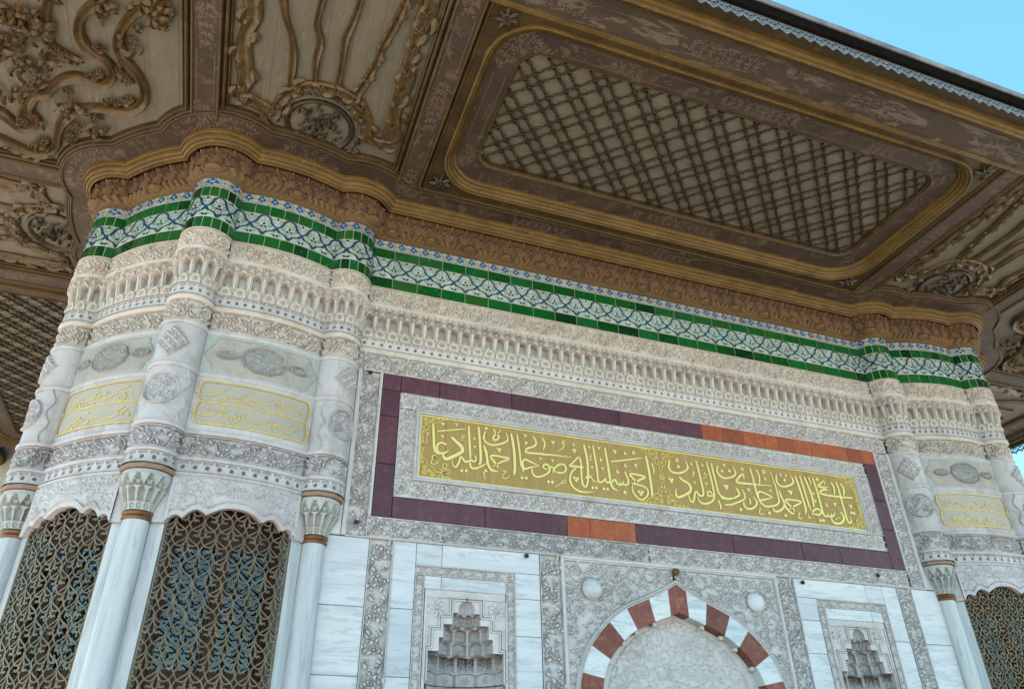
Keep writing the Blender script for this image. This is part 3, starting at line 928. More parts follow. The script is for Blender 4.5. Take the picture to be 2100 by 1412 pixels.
CALLIG = """23:522,974 529,882 536,791 543,724 556,692 587,676 624,679 656,694 686,714
20:664,770 631,785 599,783 575,762 567,733 578,700 597,680
13:561,897 687,929 854,968
31:711,860 745,827 791,793 818,762 820,728 782,694 728,659 675,630 648,631 635,657 630,685
20:880,1006 886,906 893,808 900,716 904,654
18:951,703 959,661 941,639 904,646 877,629 850,625 833,645 816,666 802,660 792,617 769,569 753,558 734,575 721,624
23:981,1012 990,921 1000,805 1007,691 1002,633 985,611
19:900,625 905,587 928,567 966,575 1022,605 1066,636
8:558,650 534,646 525,628 541,619 564,631 533,610 517,580 533,560 564,567 591,593
6:476,848 466,821 484,822 466,812 467,755
6:816,901 839,887 811,874 805,885 833,875 817,861 806,839 842,844
7:1061,569 1043,548 1077,555
7:1043,548 1040,509 1059,469
7:652,581 672,570 668,544 646,533 633,551 636,571 652,581
5:604,510 652,526 700,525
5:615,494 648,481 701,493 703,513 657,510 615,494 626,484 691,481
5:625,448 627,428
5:644,450 645,429
5:668,451 669,430
5:693,451 693,432
V35:620,981
V29:756,997
V31:621,850
V23:473,856
V26:947,789
C24:940,881
D20:1060,1004
D18:820,531
D18:864,534
19:1051,974 1036,918 1040,883 1069,849 1120,836 1178,847 1241,874 1282,904 1285,937 1271,989
20:1138,1008 1155,977 1187,946 1190,920 1166,896 1138,897 1135,921 1155,951 1184,973 1216,1014
24:1038,819 1064,741 1076,651 1093,602 1126,571 1184,567
19:1188,611 1171,632 1143,665 1109,701 1115,722 1160,728 1229,723 1300,715 1228,676 1166,637 1126,606
24:1321,990 1340,897 1353,781 1357,665 1353,584 1344,549
18:1386,988 1399,894 1411,789 1421,685 1435,641 1469,633 1534,658 1617,683
18:1442,597 1446,630 1438,687 1454,727 1489,726 1547,702 1614,684
19:1536,642 1543,591 1577,564 1630,574 1696,611 1726,655 1718,695 1682,708 1658,687 1672,657 1716,665
20:1561,992 1584,950 1589,915 1564,884 1516,862 1483,843 1476,815 1508,805 1585,810 1699,813 1796,819 1971,819
16:1654,991 1680,952 1681,910 1661,853
9:1228,574 1256,583 1265,573 1227,534 1239,508 1272,509 1304,538
8:1048,568 1073,561 1043,545 1037,533 1043,505 1057,468
V46:1198,791
V33:1476,983
V27:1631,757
V27:1762,754
V35:1774,953
D20:1060,1004
D20:1480,908
D19:1431,534
D19:1474,537
D19:1708,529
D19:1749,530
11:1909,952 1876,961 1887,987 1903,977 1896,936 1864,895 1798,856
18:1770,651 1787,688 1831,724 1879,730 1905,698 1893,661 1850,638 1802,638 1770,648
14:1721,674 1754,689 1767,662 1757,617
9:1897,571 1870,559 1845,534 1887,538 1897,563
7:1845,534 1814,506 1774,485
19:1942,726 1997,781 2047,830 2064,817 2075,762 2072,684 2070,607 2080,550 2105,524 2129,556 2142,616 2165,640 2183,627 2205,595 2248,594
21:1939,726 2006,726 2107,730
19:2017,709 1972,671 1945,609 1947,551 1980,498 2038,470 2098,466 2190,482
23:2119,983 2135,903 2147,807 2147,723 2146,664 2134,633 2108,612
19:2223,986 2232,904 2243,808 2250,701 2253,618 2266,593 2298,600 2325,627 2336,646
19:2336,646 2341,606 2366,600 2392,618
22:2359,983 2369,886 2379,784 2387,694 2392,612 2406,560 2435,537 2471,527
17:2410,602 2425,634 2450,637 2463,603 2485,597
6:2177,878 2201,863 2169,849 2193,844 2169,816 2204,824
V38:1776,953
V44:2009,894
V29:1761,756
V31:2292,964
V28:2194,738
V31:2314,742
V41:2473,949
C28:2004,967
C29:2179,967
C31:2304,840
C34:2485,734
D20:1709,528
D20:1750,528
D19:1989,604
D19:2026,602
D19:2009,579
D19:2186,524
D19:2227,526
D19:2310,527
D19:2352,528
16:2414,832 2608,879 2792,923
20:2568,743 2588,691 2598,638 2585,607 2553,598 2526,608 2515,595 2483,591 2469,607 2449,632 2425,635 2409,597
12:2501,629 2501,600
12:2535,639 2532,606
21:2702,630 2674,665 2628,708 2636,727 2707,727 2802,713 2727,672 2671,635 2646,614
17:2632,625 2707,616 2770,608 2812,580 2813,533 2774,481 2727,458 2679,482 2646,525 2636,577 2650,621
25:2837,957 2848,871 2857,761 2861,640 2862,545 2850,499
14:2894,883 2910,842 2913,793 2909,759
O17:2695,969
C32:2591,951
C32:2580,811
V42:2704,824
D23:2546,516
D20:2709,544
D20:2747,543
D20:2728,517
21:3123,942 3104,883 3111,834 3150,808 3211,809 3282,834 3333,875 3336,920 3319,962
8:3388,857 3412,835 3383,825 3405,812 3363,785
21:3453,980 3466,911 3476,812 3484,713 3488,621 3465,586 3432,587 3418,607 3401,626 3380,602 3360,539 3337,504 3313,516 3300,563 3294,586
26:3215,766 3253,734 3316,705 3340,665 3326,620 3277,584 3212,552 3164,538 3146,575 3159,637
8:3547,862 3532,838 3560,838 3553,815 3514,791
21:3589,985 3601,891 3614,791 3621,692 3621,618 3596,554 3534,514 3471,501 3421,522 3406,575
18:3606,610 3578,644 3546,637 3540,602 3569,597 3612,605
21:3648,980 3655,885 3668,760 3677,662 3709,610 3775,593 3891,612
17:3662,561 3676,526 3680,490 3666,456
17:3736,518 3811,529 3880,554 3995,608 4013,645 4005,694 3984,729
20:3728,958 3709,911 3721,861 3764,829 3828,830 3911,860 3944,896 3941,934 3920,977
O19:3218,958
V55:3115,711
V30:3397,724
V30:3545,729
V34:3813,973
V54:3792,719
C29:3391,940
C30:3530,945
D22:3223,883
D20:3771,904
D21:3871,919
22:4047,852 4043,900 4007,883 3949,827 3940,801 3974,792 4061,796 4169,800 4397,808
21:4152,989 4163,906 4170,803 4177,702 4195,623 4222,582 4267,560 4333,568 4412,592 4454,633 4460,672 4455,773 4442,875 4419,981
18:4231,983 4255,924 4254,872 4236,805
21:4498,954 4482,900 4494,843 4548,820 4626,836 4705,882 4711,935 4691,972
22:3874,611 3941,650 3940,694 3913,734
22:3704,592 3786,589 3874,611
21:3983,580 3984,531 4020,506 4079,516 4137,554 4155,606 4120,658
15:4062,633 4072,596 4065,555
20:4388,675 4313,699 4239,722 4204,712 4188,672 4202,624 4301,646 4388,675
11:4168,517 4192,529 4175,503 4162,477 4187,461 4224,483
23:4487,768 4502,696 4523,628 4502,576 4448,534 4393,515 4360,529 4360,560
25:4523,628 4532,579 4560,544 4591,521 4634,515
21:4642,547 4616,588 4554,638 4553,663 4593,674 4762,667 4632,596 4562,551
V39:4045,955
V35:4329,878
V30:4371,744
V54:3795,720
V38:4081,723
V56:4640,757
O20:4327,965
C29:4556,962
C29:4628,964
D21:4596,901
D22:3929,488
D22:4295,488
D22:4508,483
25:4754,972 4771,892 4786,776 4797,674 4799,585 4783,523
21:4821,981 4835,873 4846,757 4856,655 4873,568
24:4885,975 4910,869 4928,767 4930,676 4915,610
15:4937,982 4955,934 4957,888
23:5001,977 5016,862 5023,751 5026,655 5029,585 5040,541 5083,534 5102,573
21:4870,530 4902,577 4952,605 4996,600 5010,570 4972,541 4918,540 4876,549
18:5084,536 5130,538 5150,578
18:5122,537 5171,549 5191,589
23:5285,606 5313,570 5311,525 5258,478 5199,463 5149,473 5136,507 5146,540
21:5328,970 5343,888 5344,762 5347,671 5351,580 5356,523 5377,488 5403,499 5413,529 5401,554
23:5517,798 5352,789 5172,788 5074,797 5051,810 5086,837 5162,860 5214,878 5136,876 5053,886 5093,918 5151,958 5156,905
19:5250,960 5275,913 5275,860 5259,805
21:5393,961 5417,910 5414,863 5393,807
11:4684,529 4708,534 4685,504 4678,478 4705,468 4741,491
7:4824,531 4813,483 4845,492 4833,500 4808,479
7:5177,501 5218,525 5261,539
V37:4963,696
V43:5236,688
V44:5458,686
C32:4961,790
C36:5111,671
D23:5062,967
D22:5441,613
D22:5481,610
D22:4970,476
D22:5013,478"""
def pen(n, taper=.2):
    t = np.linspace(0, 1, n)
    return np.clip(.72 + .5 * t / .25, .72, 1) * np.clip(.34 + .66 * (1 - t) / taper, .34, 1)
mb = MB()
dG, tG = -0.018, 0.010
for ln in CALLIG.strip().splitlines():
    hd, body = ln.split(':')
    P_ = [tuple(float(c) / 1000 for c in q.split(',')) for q in body.split()]
    if hd[0] in 'VCDO':
        s_ = float(hd[1:]) / 1000; c0 = P_[0]
        Tm = lambda L: crom([(c0[0] + a * s_, c0[1] - b * s_) for a, b in L], 3)
        if hd[0] == 'D':
            blob(mb, c0, s_ * .98, map_wall, dG, tG, 0, 4, .2)
        elif hd[0] == 'O':
            a = np.linspace(0, 2 * math.pi, 11)
            ribbon(mb, np.stack([c0[0] + s_ * .8 * np.cos(a), c0[1] + s_ * np.sin(a)], -1), s_ * .7, map_wall, dG, tG)
        elif hd[0] == 'V':
            for L in (((-.5, -.12), (-.36, -.36), (-.12, -.2), (0, .42)), ((0, .42), (.04, -.05), (.24, -.34), (.5, -.28))):
                q = Tm(L); ribbon(mb, q, s_ * .40 * np.linspace(1.15, .7, len(q)), map_wall, dG, tG)
        else:
            q = Tm(((-.1, -.55), (-.25, 0), (-.1, .4), (.18, .42), (.36, .15), (.2, -.1)))
            ribbon(mb, q, s_ * .36, map_wall, dG, tG)
    else:
        w_ = float(hd) / 1000
        q = crom(P_, 4)
        ribbon(mb, q, w_ * (pen(len(q)) if w_ > .008 else 1.0), map_wall, dG, tG)
mb.build('calligraphy', 'gilt', PANEL)
# gilt border line and filigree corners, with the divider between the two verses
mb = MB()
for a, b in (((GX0 + .008, GZ0 + .008), (GX1 - .008, GZ0 + .008)), ((GX0 + .008, GZ1 - .008), (GX1 - .008, GZ1 - .008)), ((GX0 + .008, GZ0), (GX0 + .008, GZ1)), ((GX1 - .008, GZ0), (GX1 - .008, GZ1))):
    ribbon(mb, [a, b], .012, map_wall, dG, .006)
mb.build('gilt_border', 'gilt', PANEL)
def filigree(cx, cz, sx, sz, w, h):
    mb = MB()
    T = lambda L: np.array([(cx + sx * a * w, cz + sz * b * h) for a, b in L])
    ed = crom([(1.0, .03), (.78, .10), (.66, .24), (.50, .28), (.42, .46), (.26, .52), (.22, .72), (.10, .80), (.04, 1.0)], 4)
    ribbon(mb, T(ed), .010, map_wall, dG, .007)
    for c, r, a0, s_ in (((.17, .16), .14, 0, 1), ((.42, .13), .11, 2, -1), ((.15, .42), .11, 4, 1), ((.33, .30), .10, 1, -1), ((.62, .09), .08, 3, 1), ((.09, .64), .08, 5, -1), ((.78, .05), .05, 0, 1), ((.06, .82), .05, 0, 1)):
        ribbon(mb, T(spiral(c, r, a0, 1.2, s_, 12)), .008, map_wall, dG, .007)
        for k_ in range(5):
            a = k_ * 1.257
            blob(mb, T([(c[0] + r * .35 * math.cos(a), c[1] + r * .35 * math.sin(a))])[0], r * .22 * w, map_wall, dG, .008, 0, 5)
    mb.build('filigree_corner', 'gilt_dull', PANEL)
filigree(GX0 + .012, GZ1 - .012, 1, -1, .26, .20); filigree(GX0 + .012, GZ0 + .012, 1, 1, .30, .22)
filigree(GX1 - .012, GZ1 - .012, -1, -1, .26, .22); filigree(GX1 - .012, GZ0 + .012, -1, 1, .24, .22)
for sx in (1, -1):
    filigree(3.005, GZ1 - .012, sx, -1, .26, .22); filigree(3.005, GZ0 + .012, sx, 1, .28, .24)
    filigree(GX0 + .012 if sx > 0 else GX1 - .012, .735, sx, 1, .045, .20); filigree(GX0 + .012 if sx > 0 else GX1 - .012, .735, sx, -1, .045, .20)
mb = MB()
zz = np.linspace(GZ0 + .19, GZ1 - .18, 25)
for s_ in (-1, 1):
    ribbon(mb, np.stack([3.005 + s_ * (.004 + .017 * np.abs(np.sin((zz - zz[0]) / (zz[-1] - zz[0]) * 4 * math.pi))), zz], -1), .007, map_wall, dG, .006)
for k_ in range(6):
    a = k_ * math.pi / 3
    blob(mb, (3.005 + .026 * math.cos(a), .742 + .026 * math.sin(a)), .013, map_wall, dG, .008, 0, 6)
mb.build('verse_divider', 'gilt_dull', PANEL)

# ---- plain veined slabs and carved uprights of the lower wall
ZB = -1.95
def slab(x0, x1, z0, z1, proud=0.0, both=True, name='marble_slab', mat='slab'):
    stone(name, x0, x1, z0, z1, mat, proud, parent=WALL, j=.0018, ch=.003)
    if both: stone(name, 6 - x1, 6 - x0, z0, z1, mat, proud, parent=WALL, j=.0018, ch=.003)
for z0, z1 in ((-.766, -.196), (-1.29, -.766), (ZB, -1.29)): slab(-.425, .0095, z0, z1)
for z0, z1 in ((-.76, -.196), (-1.285, -.76), (ZB, -1.285)): slab(.2185, .4235, z0, z1)
slab(.4235, .656, -.3865, -.196); slab(.656, 1.5815, -.3865, -.196)
for z0, z1 in ((-.61, -.3865), (-.925, -.61), (-1.40, -.925), (ZB, -1.40)): slab(1.3385, 1.5815, z0, z1)
slab(.509, .656, -.584, -.472, .002); slab(.656, 1.252, -.584, -.472, .002)
for q, (a, b) in enumerate(((.010, .218), (1.582, 1.800), (4.200, 4.418), (5.782, 5.990))):
    carved('carved_upright', a, b, ZB, -.186, map_wall, .24, True, .022, 70 + q, 'carved', WALL, .0055, .008)
mb = MB()
for x in (1.800, 4.178):
    mb.box(x, x + .022, -.012, .05, ZB, -.214, ch=.005)
mb.box(1.800, 4.200, -.012, .05, -.2135, -.186, ch=.005)
mb.build('fillet', 'carved', WALL)
# rows down to the paving, below the picture
for i, (x0, x1) in enumerate(((-.425, .9), (.9, 1.9), (4.1, 5.1), (5.1, 6.425))):
    for z0, z1 in ((-2.6, ZB), (-3.2, -2.6), (-3.784, -3.2)):
        stone('marble_slab', x0, x1, z0, z1, 'slab', parent=WALL)

# ================================================================== side niches with stalactite hoods
def hood_niche():
    cx = 0.892
    # frame: carved strips and fillets
    h = Height(.424, 1.338, -.472, -.386, .005); scroll_band(h, .12, False, 11, edge=.008)
    mb = MB(); h.mesh(mb, map_wall, .012, -.014)
    for a, b in ((.424, .509), (1.252, 1.338)):
        h = Height(a, b, ZB, -.472, .005); scroll_band(h, .12, True, 12, edge=.008); h.mesh(mb, map_wall, .012, -.014)
    part = shade(mb.build('niche_border', 'carved'), 60)
    tiers = [(-.764, -.650, .073, 4), (-.859, -.764, .125, 4), (-.967, -.859, .200, 5), (-1.075, -.967, .236, 5), (-1.192, -1.075, .340, 6), (-1.300, -1.192, .346, 6)]
    dome = lambda V: .073 * (1 - .85 * np.clip((V - .30) / .70, 0, 1) ** 2.0)
    # front plate: left and right of the stepped opening
    mb = MB()
    mb.box(.518, 1.246, .0, .05, -.648, -.584, ch=.003)
    for ti, (z0, z1, hw, n) in enumerate(tiers):
        if ti == 0:
            V = np.linspace(0, 1, 15)
            for s in (-1, 1):
                mb.grid(np.stack([map_wall(cx + s * dome(V), z0 + (z1 - z0) * V, -.004), map_wall(np.full(15, cx + s * .352), z0 + (z1 - z0) * V, -.004)], 1))
        else:
            mb.box(.540, cx - hw, .004, .05, z0, z1); mb.box(cx + hw, 1.244, .004, .05, z0, z1)
    mb.box(.518, .539, -.004, .05, ZB, -.648, ch=.003); mb.box(1.245, 1.262, -.004, .05, ZB, -.648, ch=.003)
    mb.box(.540, cx - .346, .004, .06, ZB, -1.300); mb.box(cx + .346, 1.244, .004, .06, ZB, -1.300)
    mb.build('niche_front', 'carved', part)
    # little flowers in the spandrels
    for sx in (-1, 1):
        mb = MB()
        h = Height(*sorted((cx + sx * .20, cx + sx * .335)), -.86, -.655, .005)
        c = (cx + sx * .265, -.735)
        h.rosette(c, .045, 5, 1.2)
        for k in range(8): h.leaf((c[0] + .03 * math.cos(k * .8), c[1] + .03 * math.sin(k * .8)), k * .8, .06, .014, .8 * sx)
        h.mesh(mb, map_wall, .009, -.003)
        shade(mb.build('spandrel_flower', 'carved', part), 60)
    # stepped moulding round the opening
    mb = MB()
    for e, d in ((.0, .010), (.020, .014)):
        for s in (-1, 1):
            pts = [(0, -.662)]
            for hw_, zt, zb in ((.128, -.662, -.800), (.222, -.800, -.905), (.300, -.905, -1.055), (.338, -1.055, -1.30)):
                pts += [(hw_, zt), (hw_, zb)]
            pts = [(cx + s * (a + e * (a > 0)), z + e) for a, z in pts]
            for a, b in zip(pts[:-1], pts[1:]):
                if abs(a[0] - b[0]) < 1e-6: mb.box(a[0] - .006, a[0] + .006, -d, .02, min(a[1], b[1]) - .006, max(a[1], b[1]) + .006, ch=.003)
                elif abs(a[1] - b[1]) < 1e-6: mb.box(min(a[0], b[0]) - .006, max(a[0], b[0]) + .006, -d + .0015, .02, a[1] - .006, a[1] + .006, ch=.003)
    mb.build('stepped_moulding', 'carved', part)
    # tiers of cells
    for ti, (z0, z1, hw, n) in enumerate(tiers):
        mb = MB()
        nu, nv = n * 14, 20
        S = np.linspace(0, n, nu + 1)[:, None]; V = np.linspace(0, 1, nv + 1)[None, :]
        s = S - np.floor(np.minimum(S, n - 1e-6)) - .5
        A_ = np.abs(s); cw_ = math.pi * hw / n
        rec = np.zeros(np.broadcast_shapes(S.shape, V.shape))
        if ti == 0:
            rr = dome(V) * (1 + .22 * np.abs(np.sin(S * math.pi * 1.5)) * (1 - .6 * V))
        else:
            if ti == 1:
                rec = .034 * np.abs(((A_ * 3.2 + V * .7) % 1) - .5) * 2 - .006 + .03 * (1 - V)
            elif ti in (2, 3):
                arch = .70 + .22 * (1 - (A_ / .40) ** 2)
                inn = (A_ < .36) & (V < arch)
                rec = np.where(inn, .058 * (1 - .45 * (A_ / .36) ** 2), -.004)
                if ti == 3: rec = rec - inn * .034 * np.clip(1 - A_ / (.04 + .30 * V), 0, 1)
                rec = np.where(inn & (np.abs(V - .45) < .045), rec - .006, rec)
            elif ti == 4:
                tri = np.clip(1 - A_ / np.maximum(.46 * (1 - V * .95), .02), 0, 1)
                ray = np.abs(((A_ / np.maximum(.12 + .4 * (1 - V), .05) * 1.5) % 1) - .5) * 2
                rec = .085 * np.clip(V * 1.6, 0, 1) * np.where(A_ < .42, .35 + .65 * ray, 0) - .008 * (A_ > .42)
            else:
                arch = .80 + .14 * (1 - (A_ / .44) ** 2)
                rec = np.where((A_ < .44) & (V < arch), .022, -.004)
                q_ = np.hypot(s * cw_, (V - .45) * (z1 - z0))
                rec = rec - .012 * (q_ < .024 + .005 * np.cos(6 * np.arctan2(V - .45, s))) * (q_ > .007)
            rr = hw + rec
        ph = math.pi * (S / n) - math.pi / 2 + 0 * V
        P = np.stack([cx + rr * np.sin(ph), .004 + .9 * rr * np.cos(ph), z0 + V * (z1 - z0) + 0 * S], -1)
        mb.grid(P)
        if ti + 1 < len(tiers):
            h2 = tiers[ti + 1][2]
            k = np.linspace(-math.pi / 2, math.pi / 2, nu + 1)
            sc = np.abs(np.sin(np.linspace(0, n * math.pi, nu + 1)))
            r0_ = hw * (1 - .0 * sc); r1_ = h2 * 1.12
            A = np.stack([cx + r0_ * np.sin(k), .004 + .9 * r0_ * np.cos(k), np.full(nu + 1, z0)], -1)
            A2 = np.stack([cx + (hw + .012 + (h2 - hw) * .35 * (1 - sc)) * np.sin(k), .004 + .9 * (hw + .012) * np.cos(k), z0 - .020 * (1 - sc)], -1)
            B = np.stack([cx + r1_ * np.sin(k), .004 + .9 * r1_ * np.cos(k), np.full(nu + 1, z0 + .002)], -1)
            mb.grid(np.stack([A, A2, B], 1))
        shade(mb.build('stalactite_tier', 'carved_grey', part), 35)
    mb = MB()
    ph = np.linspace(-math.pi / 2, math.pi / 2, 25)
    rows = []
    for r_, z in ((.352, -1.312), (.345, -1.322), (.33, -1.325), (.33, ZB - .6)):
        rows.append(np.stack([cx + r_ * np.sin(ph), .004 + .85 * r_ * np.cos(ph), np.full(25, z)], -1))
    mb.grid(np.stack(rows, 1))
    shade(mb.build('niche_back', 'carved_grey', part))
    return part
NICHE = hood_niche()
copy_tree(NICHE, MIRX)

# ================================================================== central arch
OUT = [(1.900, -1.62), (1.905, -1.45), (1.925, -1.30), (1.953, -1.193), (2.056, -.968), (2.252, -.756), (2.44, -.63), (2.685, -.525), (2.88, -.435), (3.0, -.365)]
INN = [(2.118, -1.62), (2.125, -1.45), (2.140, -1.32), (2.160, -1.235), (2.231, -1.076), (2.386, -.911), (2.53, -.812), (2.728, -.729), (2.885, -.675), (3.0, -.630)]
oc, ic = crom(OUT, 8), crom(INN, 8)
def arch_x(z):
    """half opening of the arch's outer line at height z (distance from x=3)"""
    return np.interp(z, oc[:, 1], 3 - oc[:, 0])
h = Height(1.824, 4.176, -1.75, -.216, .0055)
fill_scrolls(h, .098, 3, lambda u, v: abs(u - 3) > arch_x(v) - .02 and v > -1.9)
E_ = (h.u[:, None] < 1.834) | (h.u[:, None] > 4.166) | (h.v[None] > -.228)
h.H[E_] = .75
uc, vc = (h.u[1:] + h.u[:-1]) / 2, (h.v[1:] + h.v[:-1]) / 2
keep = np.abs(uc[:, None] - 3) > arch_x(vc)[None, :] + .012
for sx in (2.093, 3.907):
    h.H[np.hypot(h.u[:, None] - sx, h.v[None] + .477) < .11] *= .2
mb = MB(); h.mesh(mb, map_wall, .016, -.020, keep)
ARCH = shade(mb.build('arch_spandrel', 'carved'), 60)
# bead moulding following the arch
mb = MB()
path = np.concatenate([oc, (np.array((6, 0)) + oc[::-1] * (-1, 1))[1:]])
seglen = np.concatenate([[0], np.cumsum(np.hypot(*np.diff(path, axis=0).T))])
sN = int(seglen[-1] / .0075)
si = np.linspace(0, seglen[-1], sN)
pp = np.stack([np.interp(si, seglen, path[:, 0]), np.interp(si, seglen, path[:, 1])], -1)
tt = np.gradient(pp, axis=0); tt /= np.linalg.norm(tt, axis=1)[:, None]
nn = np.stack([-tt[:, 1], tt[:, 0]], -1)
bead = .012 + .012 * (np.arange(sN) % 4 < 2)
cols = []
for e, d in ((-.001, -.01), (0.0, .010), (.010, .014), (.014, .004)):
    cols.append(map_wall(pp[:, 0] + nn[:, 0] * e, pp[:, 1] + nn[:, 1] * e, d + np.zeros(sN)))
cols.append(map_wall(pp[:, 0] + nn[:, 0] * .018, pp[:, 1] + nn[:, 1] * .018, bead))
cols.append(map_wall(pp[:, 0] + nn[:, 0] * .034, pp[:, 1] + nn[:, 1] * .034, bead))
cols.append(map_wall(pp[:, 0] + nn[:, 0] * .042, pp[:, 1] + nn[:, 1] * .042, np.zeros(sN) - .01))
mb.grid(np.stack(cols, 1))
mb.build('bead_moulding', 'carved', ARCH)
# voussoirs, alternately red and white
def along(c, x):  # point of curve c at abscissa x (left half)
    return np.array((x, np.interp(x, c[:, 0], c[:, 1])))
jo = [(1.900, -1.62), (1.9255, -1.30), (1.953, -1.193), (2.056, -.968), (2.252, -.756), (2.44, -.63), (2.685, -.525), (2.905, -.422)]
ji = [(2.118, -1.62), (2.143, -1.30), (2.160, -1.235), (2.231, -1.076), (2.386, -.911), (2.53, -.812), (2.728, -.729), (2.895, -.672)]
cols_ = ['white_stone', 'red_stone', 'white_stone', 'red_stone', 'white_stone', 'red_stone', 'white_stone']
def cut(c, a, b, n=5):
    L = np.concatenate([[0], np.cumsum(np.hypot(*np.diff(c, axis=0).T))])
    f = lambda p: L[np.argmin(np.hypot(*(c - np.array(p)).T))]
    s = np.linspace(f(a), f(b), n)
    return np.stack([np.interp(s, L, c[:, 0]), np.interp(s, L, c[:, 1])], -1)
def voussoir(a, b, mat, mir):
    n = len(a)
    fl = (lambda P: np.array((6, 0)) + P * (-1, 1)) if mir else (lambda P: P)
    a, b = fl(a), fl(b)
    mb = MB()
    g_ = .004
    ring = []
    for (A, B, d) in ((a, b, -.14), (a, b, .006), (a + (b - a) * .02, b + (a - b) * .02, .010)):
        ring.append((map_wall(A[:, 0], A[:, 1], d), map_wall(B[:, 0], B[:, 1], d)))
    P = np.stack([ring[0][0], ring[1][0], ring[2][0], ring[2][1], ring[1][1], ring[0][1]], 1)
    mb.grid(P)
    mb.build('voussoir', mat, ARCH)
for i in range(7):
    for mir in (False, True):
        voussoir(cut(oc, jo[i], jo[i + 1]), cut(ic, ji[i], ji[i + 1]), cols_[i] if i else 'red_stone', mir)
ko = np.concatenate([cut(oc, jo[7], (3, -.365), 4), (np.array((6, 0)) + cut(oc, jo[7], (3, -.365), 4)[::-1] * (-1, 1))[1:]])
ki = np.concatenate([cut(ic, ji[7], (3, -.63), 4), (np.array((6, 0)) + cut(ic, ji[7], (3, -.63), 4)[::-1] * (-1, 1))[1:]])
voussoir(ko, ki, 'red_stone', False)
# arch jambs below, out of the picture
mb = MB(); mb.box(1.90, 2.118, .0, .14, -3.784, -1.62); mb.box(3.882, 4.10, .0, .14, -3.784, -1.62)
mb.build('jamb', 'white_stone', ARCH)
# recessed back wall of the arch with carving, and its inner border
h = Height(2.08, 3.92, ZB, -.60, .0065)
fill_scrolls(h, .085, 8, lambda u, v: v > -1.9)
icx = lambda z: np.interp(z, ic[:, 1], 3 - ic[:, 0])
dist = icx(h.v)[None, :] - np.abs(h.u[:, None] - 3)
h.H = np.where(dist < .115, .55, h.H * .55)
h.H = np.where((dist > .095) & (dist < .112), .1, h.H)
mb = MB(); h.mesh(mb, map_wall, .016, -.125)
shade(mb.build('arch_back', 'carved', ARCH), 60)
# little corbels under the arch
for i in (3, 4, 5, 6):
    for mir in (0, 1):
        mb = MB()
        p = np.array(ji[i]) + np.array((.012, -.012))
        x = 6 - p[0] if mir else p[0]
        for r_, dy in ((.020, .03), (.014, .055), (.017, .09)):
            mb.box(x - r_, x + r_, dy, dy + .03, p[1] - r_, p[1] + r_ * .8, ch=.006)
        mb.build('corbel', 'carved', ARCH)
# domed bosses
for bx in (2.093, 3.890):
    mb = MB()
    a = np.linspace(0, 2 * math.pi, 33)[:-1]; rr = np.linspace(0, 1, 12)
    Rm = .098
    RR, AA = np.meshgrid(rr, a, indexing='ij')
    dd = .085 * np.sqrt(np.clip(1 - (RR * .97) ** 2, 0, 1)) - .01
    ring = (np.abs(RR - .26) < .05) | (np.abs(RR - .5) < .03)
    dd = dd - .005 * ring * (np.cos(AA * 8) > -.2)
    mb.grid(map_wall(bx + Rm * RR * np.cos(AA), -.477 + Rm * RR * np.sin(AA), dd + .004), cv=True)
    shade(mb.build('boss', 'slab', ARCH), 60)
mb = MB()
a = np.linspace(0, 2 * math.pi, 17)[:-1]
T_ = np.linspace(-1, 1, 9)
P = np.stack([np.stack([2.985 + .035 * np.sqrt(1 - t * t * .96) * np.cos(a), -.05 - .05 * t + 0 * a, -.262 + .035 * np.sqrt(1 - t * t * .96) * np.sin(a)], -1) for t in T_], 0)
mb.grid(P, cv=True)
shade(mb.build('finial', 'stucco', ARCH))
# iron pins left in the wall
for (x, z) in ((-.125, -.075), (1.447, -.228), (4.522, -.238), (5.558, -.088), (-.13, 1.405)):
    mb = MB()
    a = np.arange(8) * math.pi / 4
    for r_, y0, y1 in ((.014, -.035, .01), (.022, -.026, -.020)):
        P = np.stack([np.stack([x + r_ * np.cos(a), np.full(8, y), z + r_ * np.sin(a)], -1) for y in (y0, y1)], 0)
        mb.grid(P, cv=True); k = mb.n - 16
        mb.f.append(list(range(k, k + 8))); mb.m.append(0)
    mb.build('iron_pin', 'iron', WALL)

# ================================================================== corner bays: columns
def lathe(mb, c, prof, n=40, mat=0, a0=0.0, a1=2 * math.pi):
    full = abs(a1 - a0 - 2 * math.pi) < 1e-6
    A = np.linspace(a0, a1, n + (0 if full else 1), endpoint=not full)
    P = np.stack([np.stack([c[0] + r * np.cos(A), c[1] + r * np.sin(A), np.full(len(A), z)], -1) for r, z in prof], 1)
    mb.grid(P, mat, cu=full)

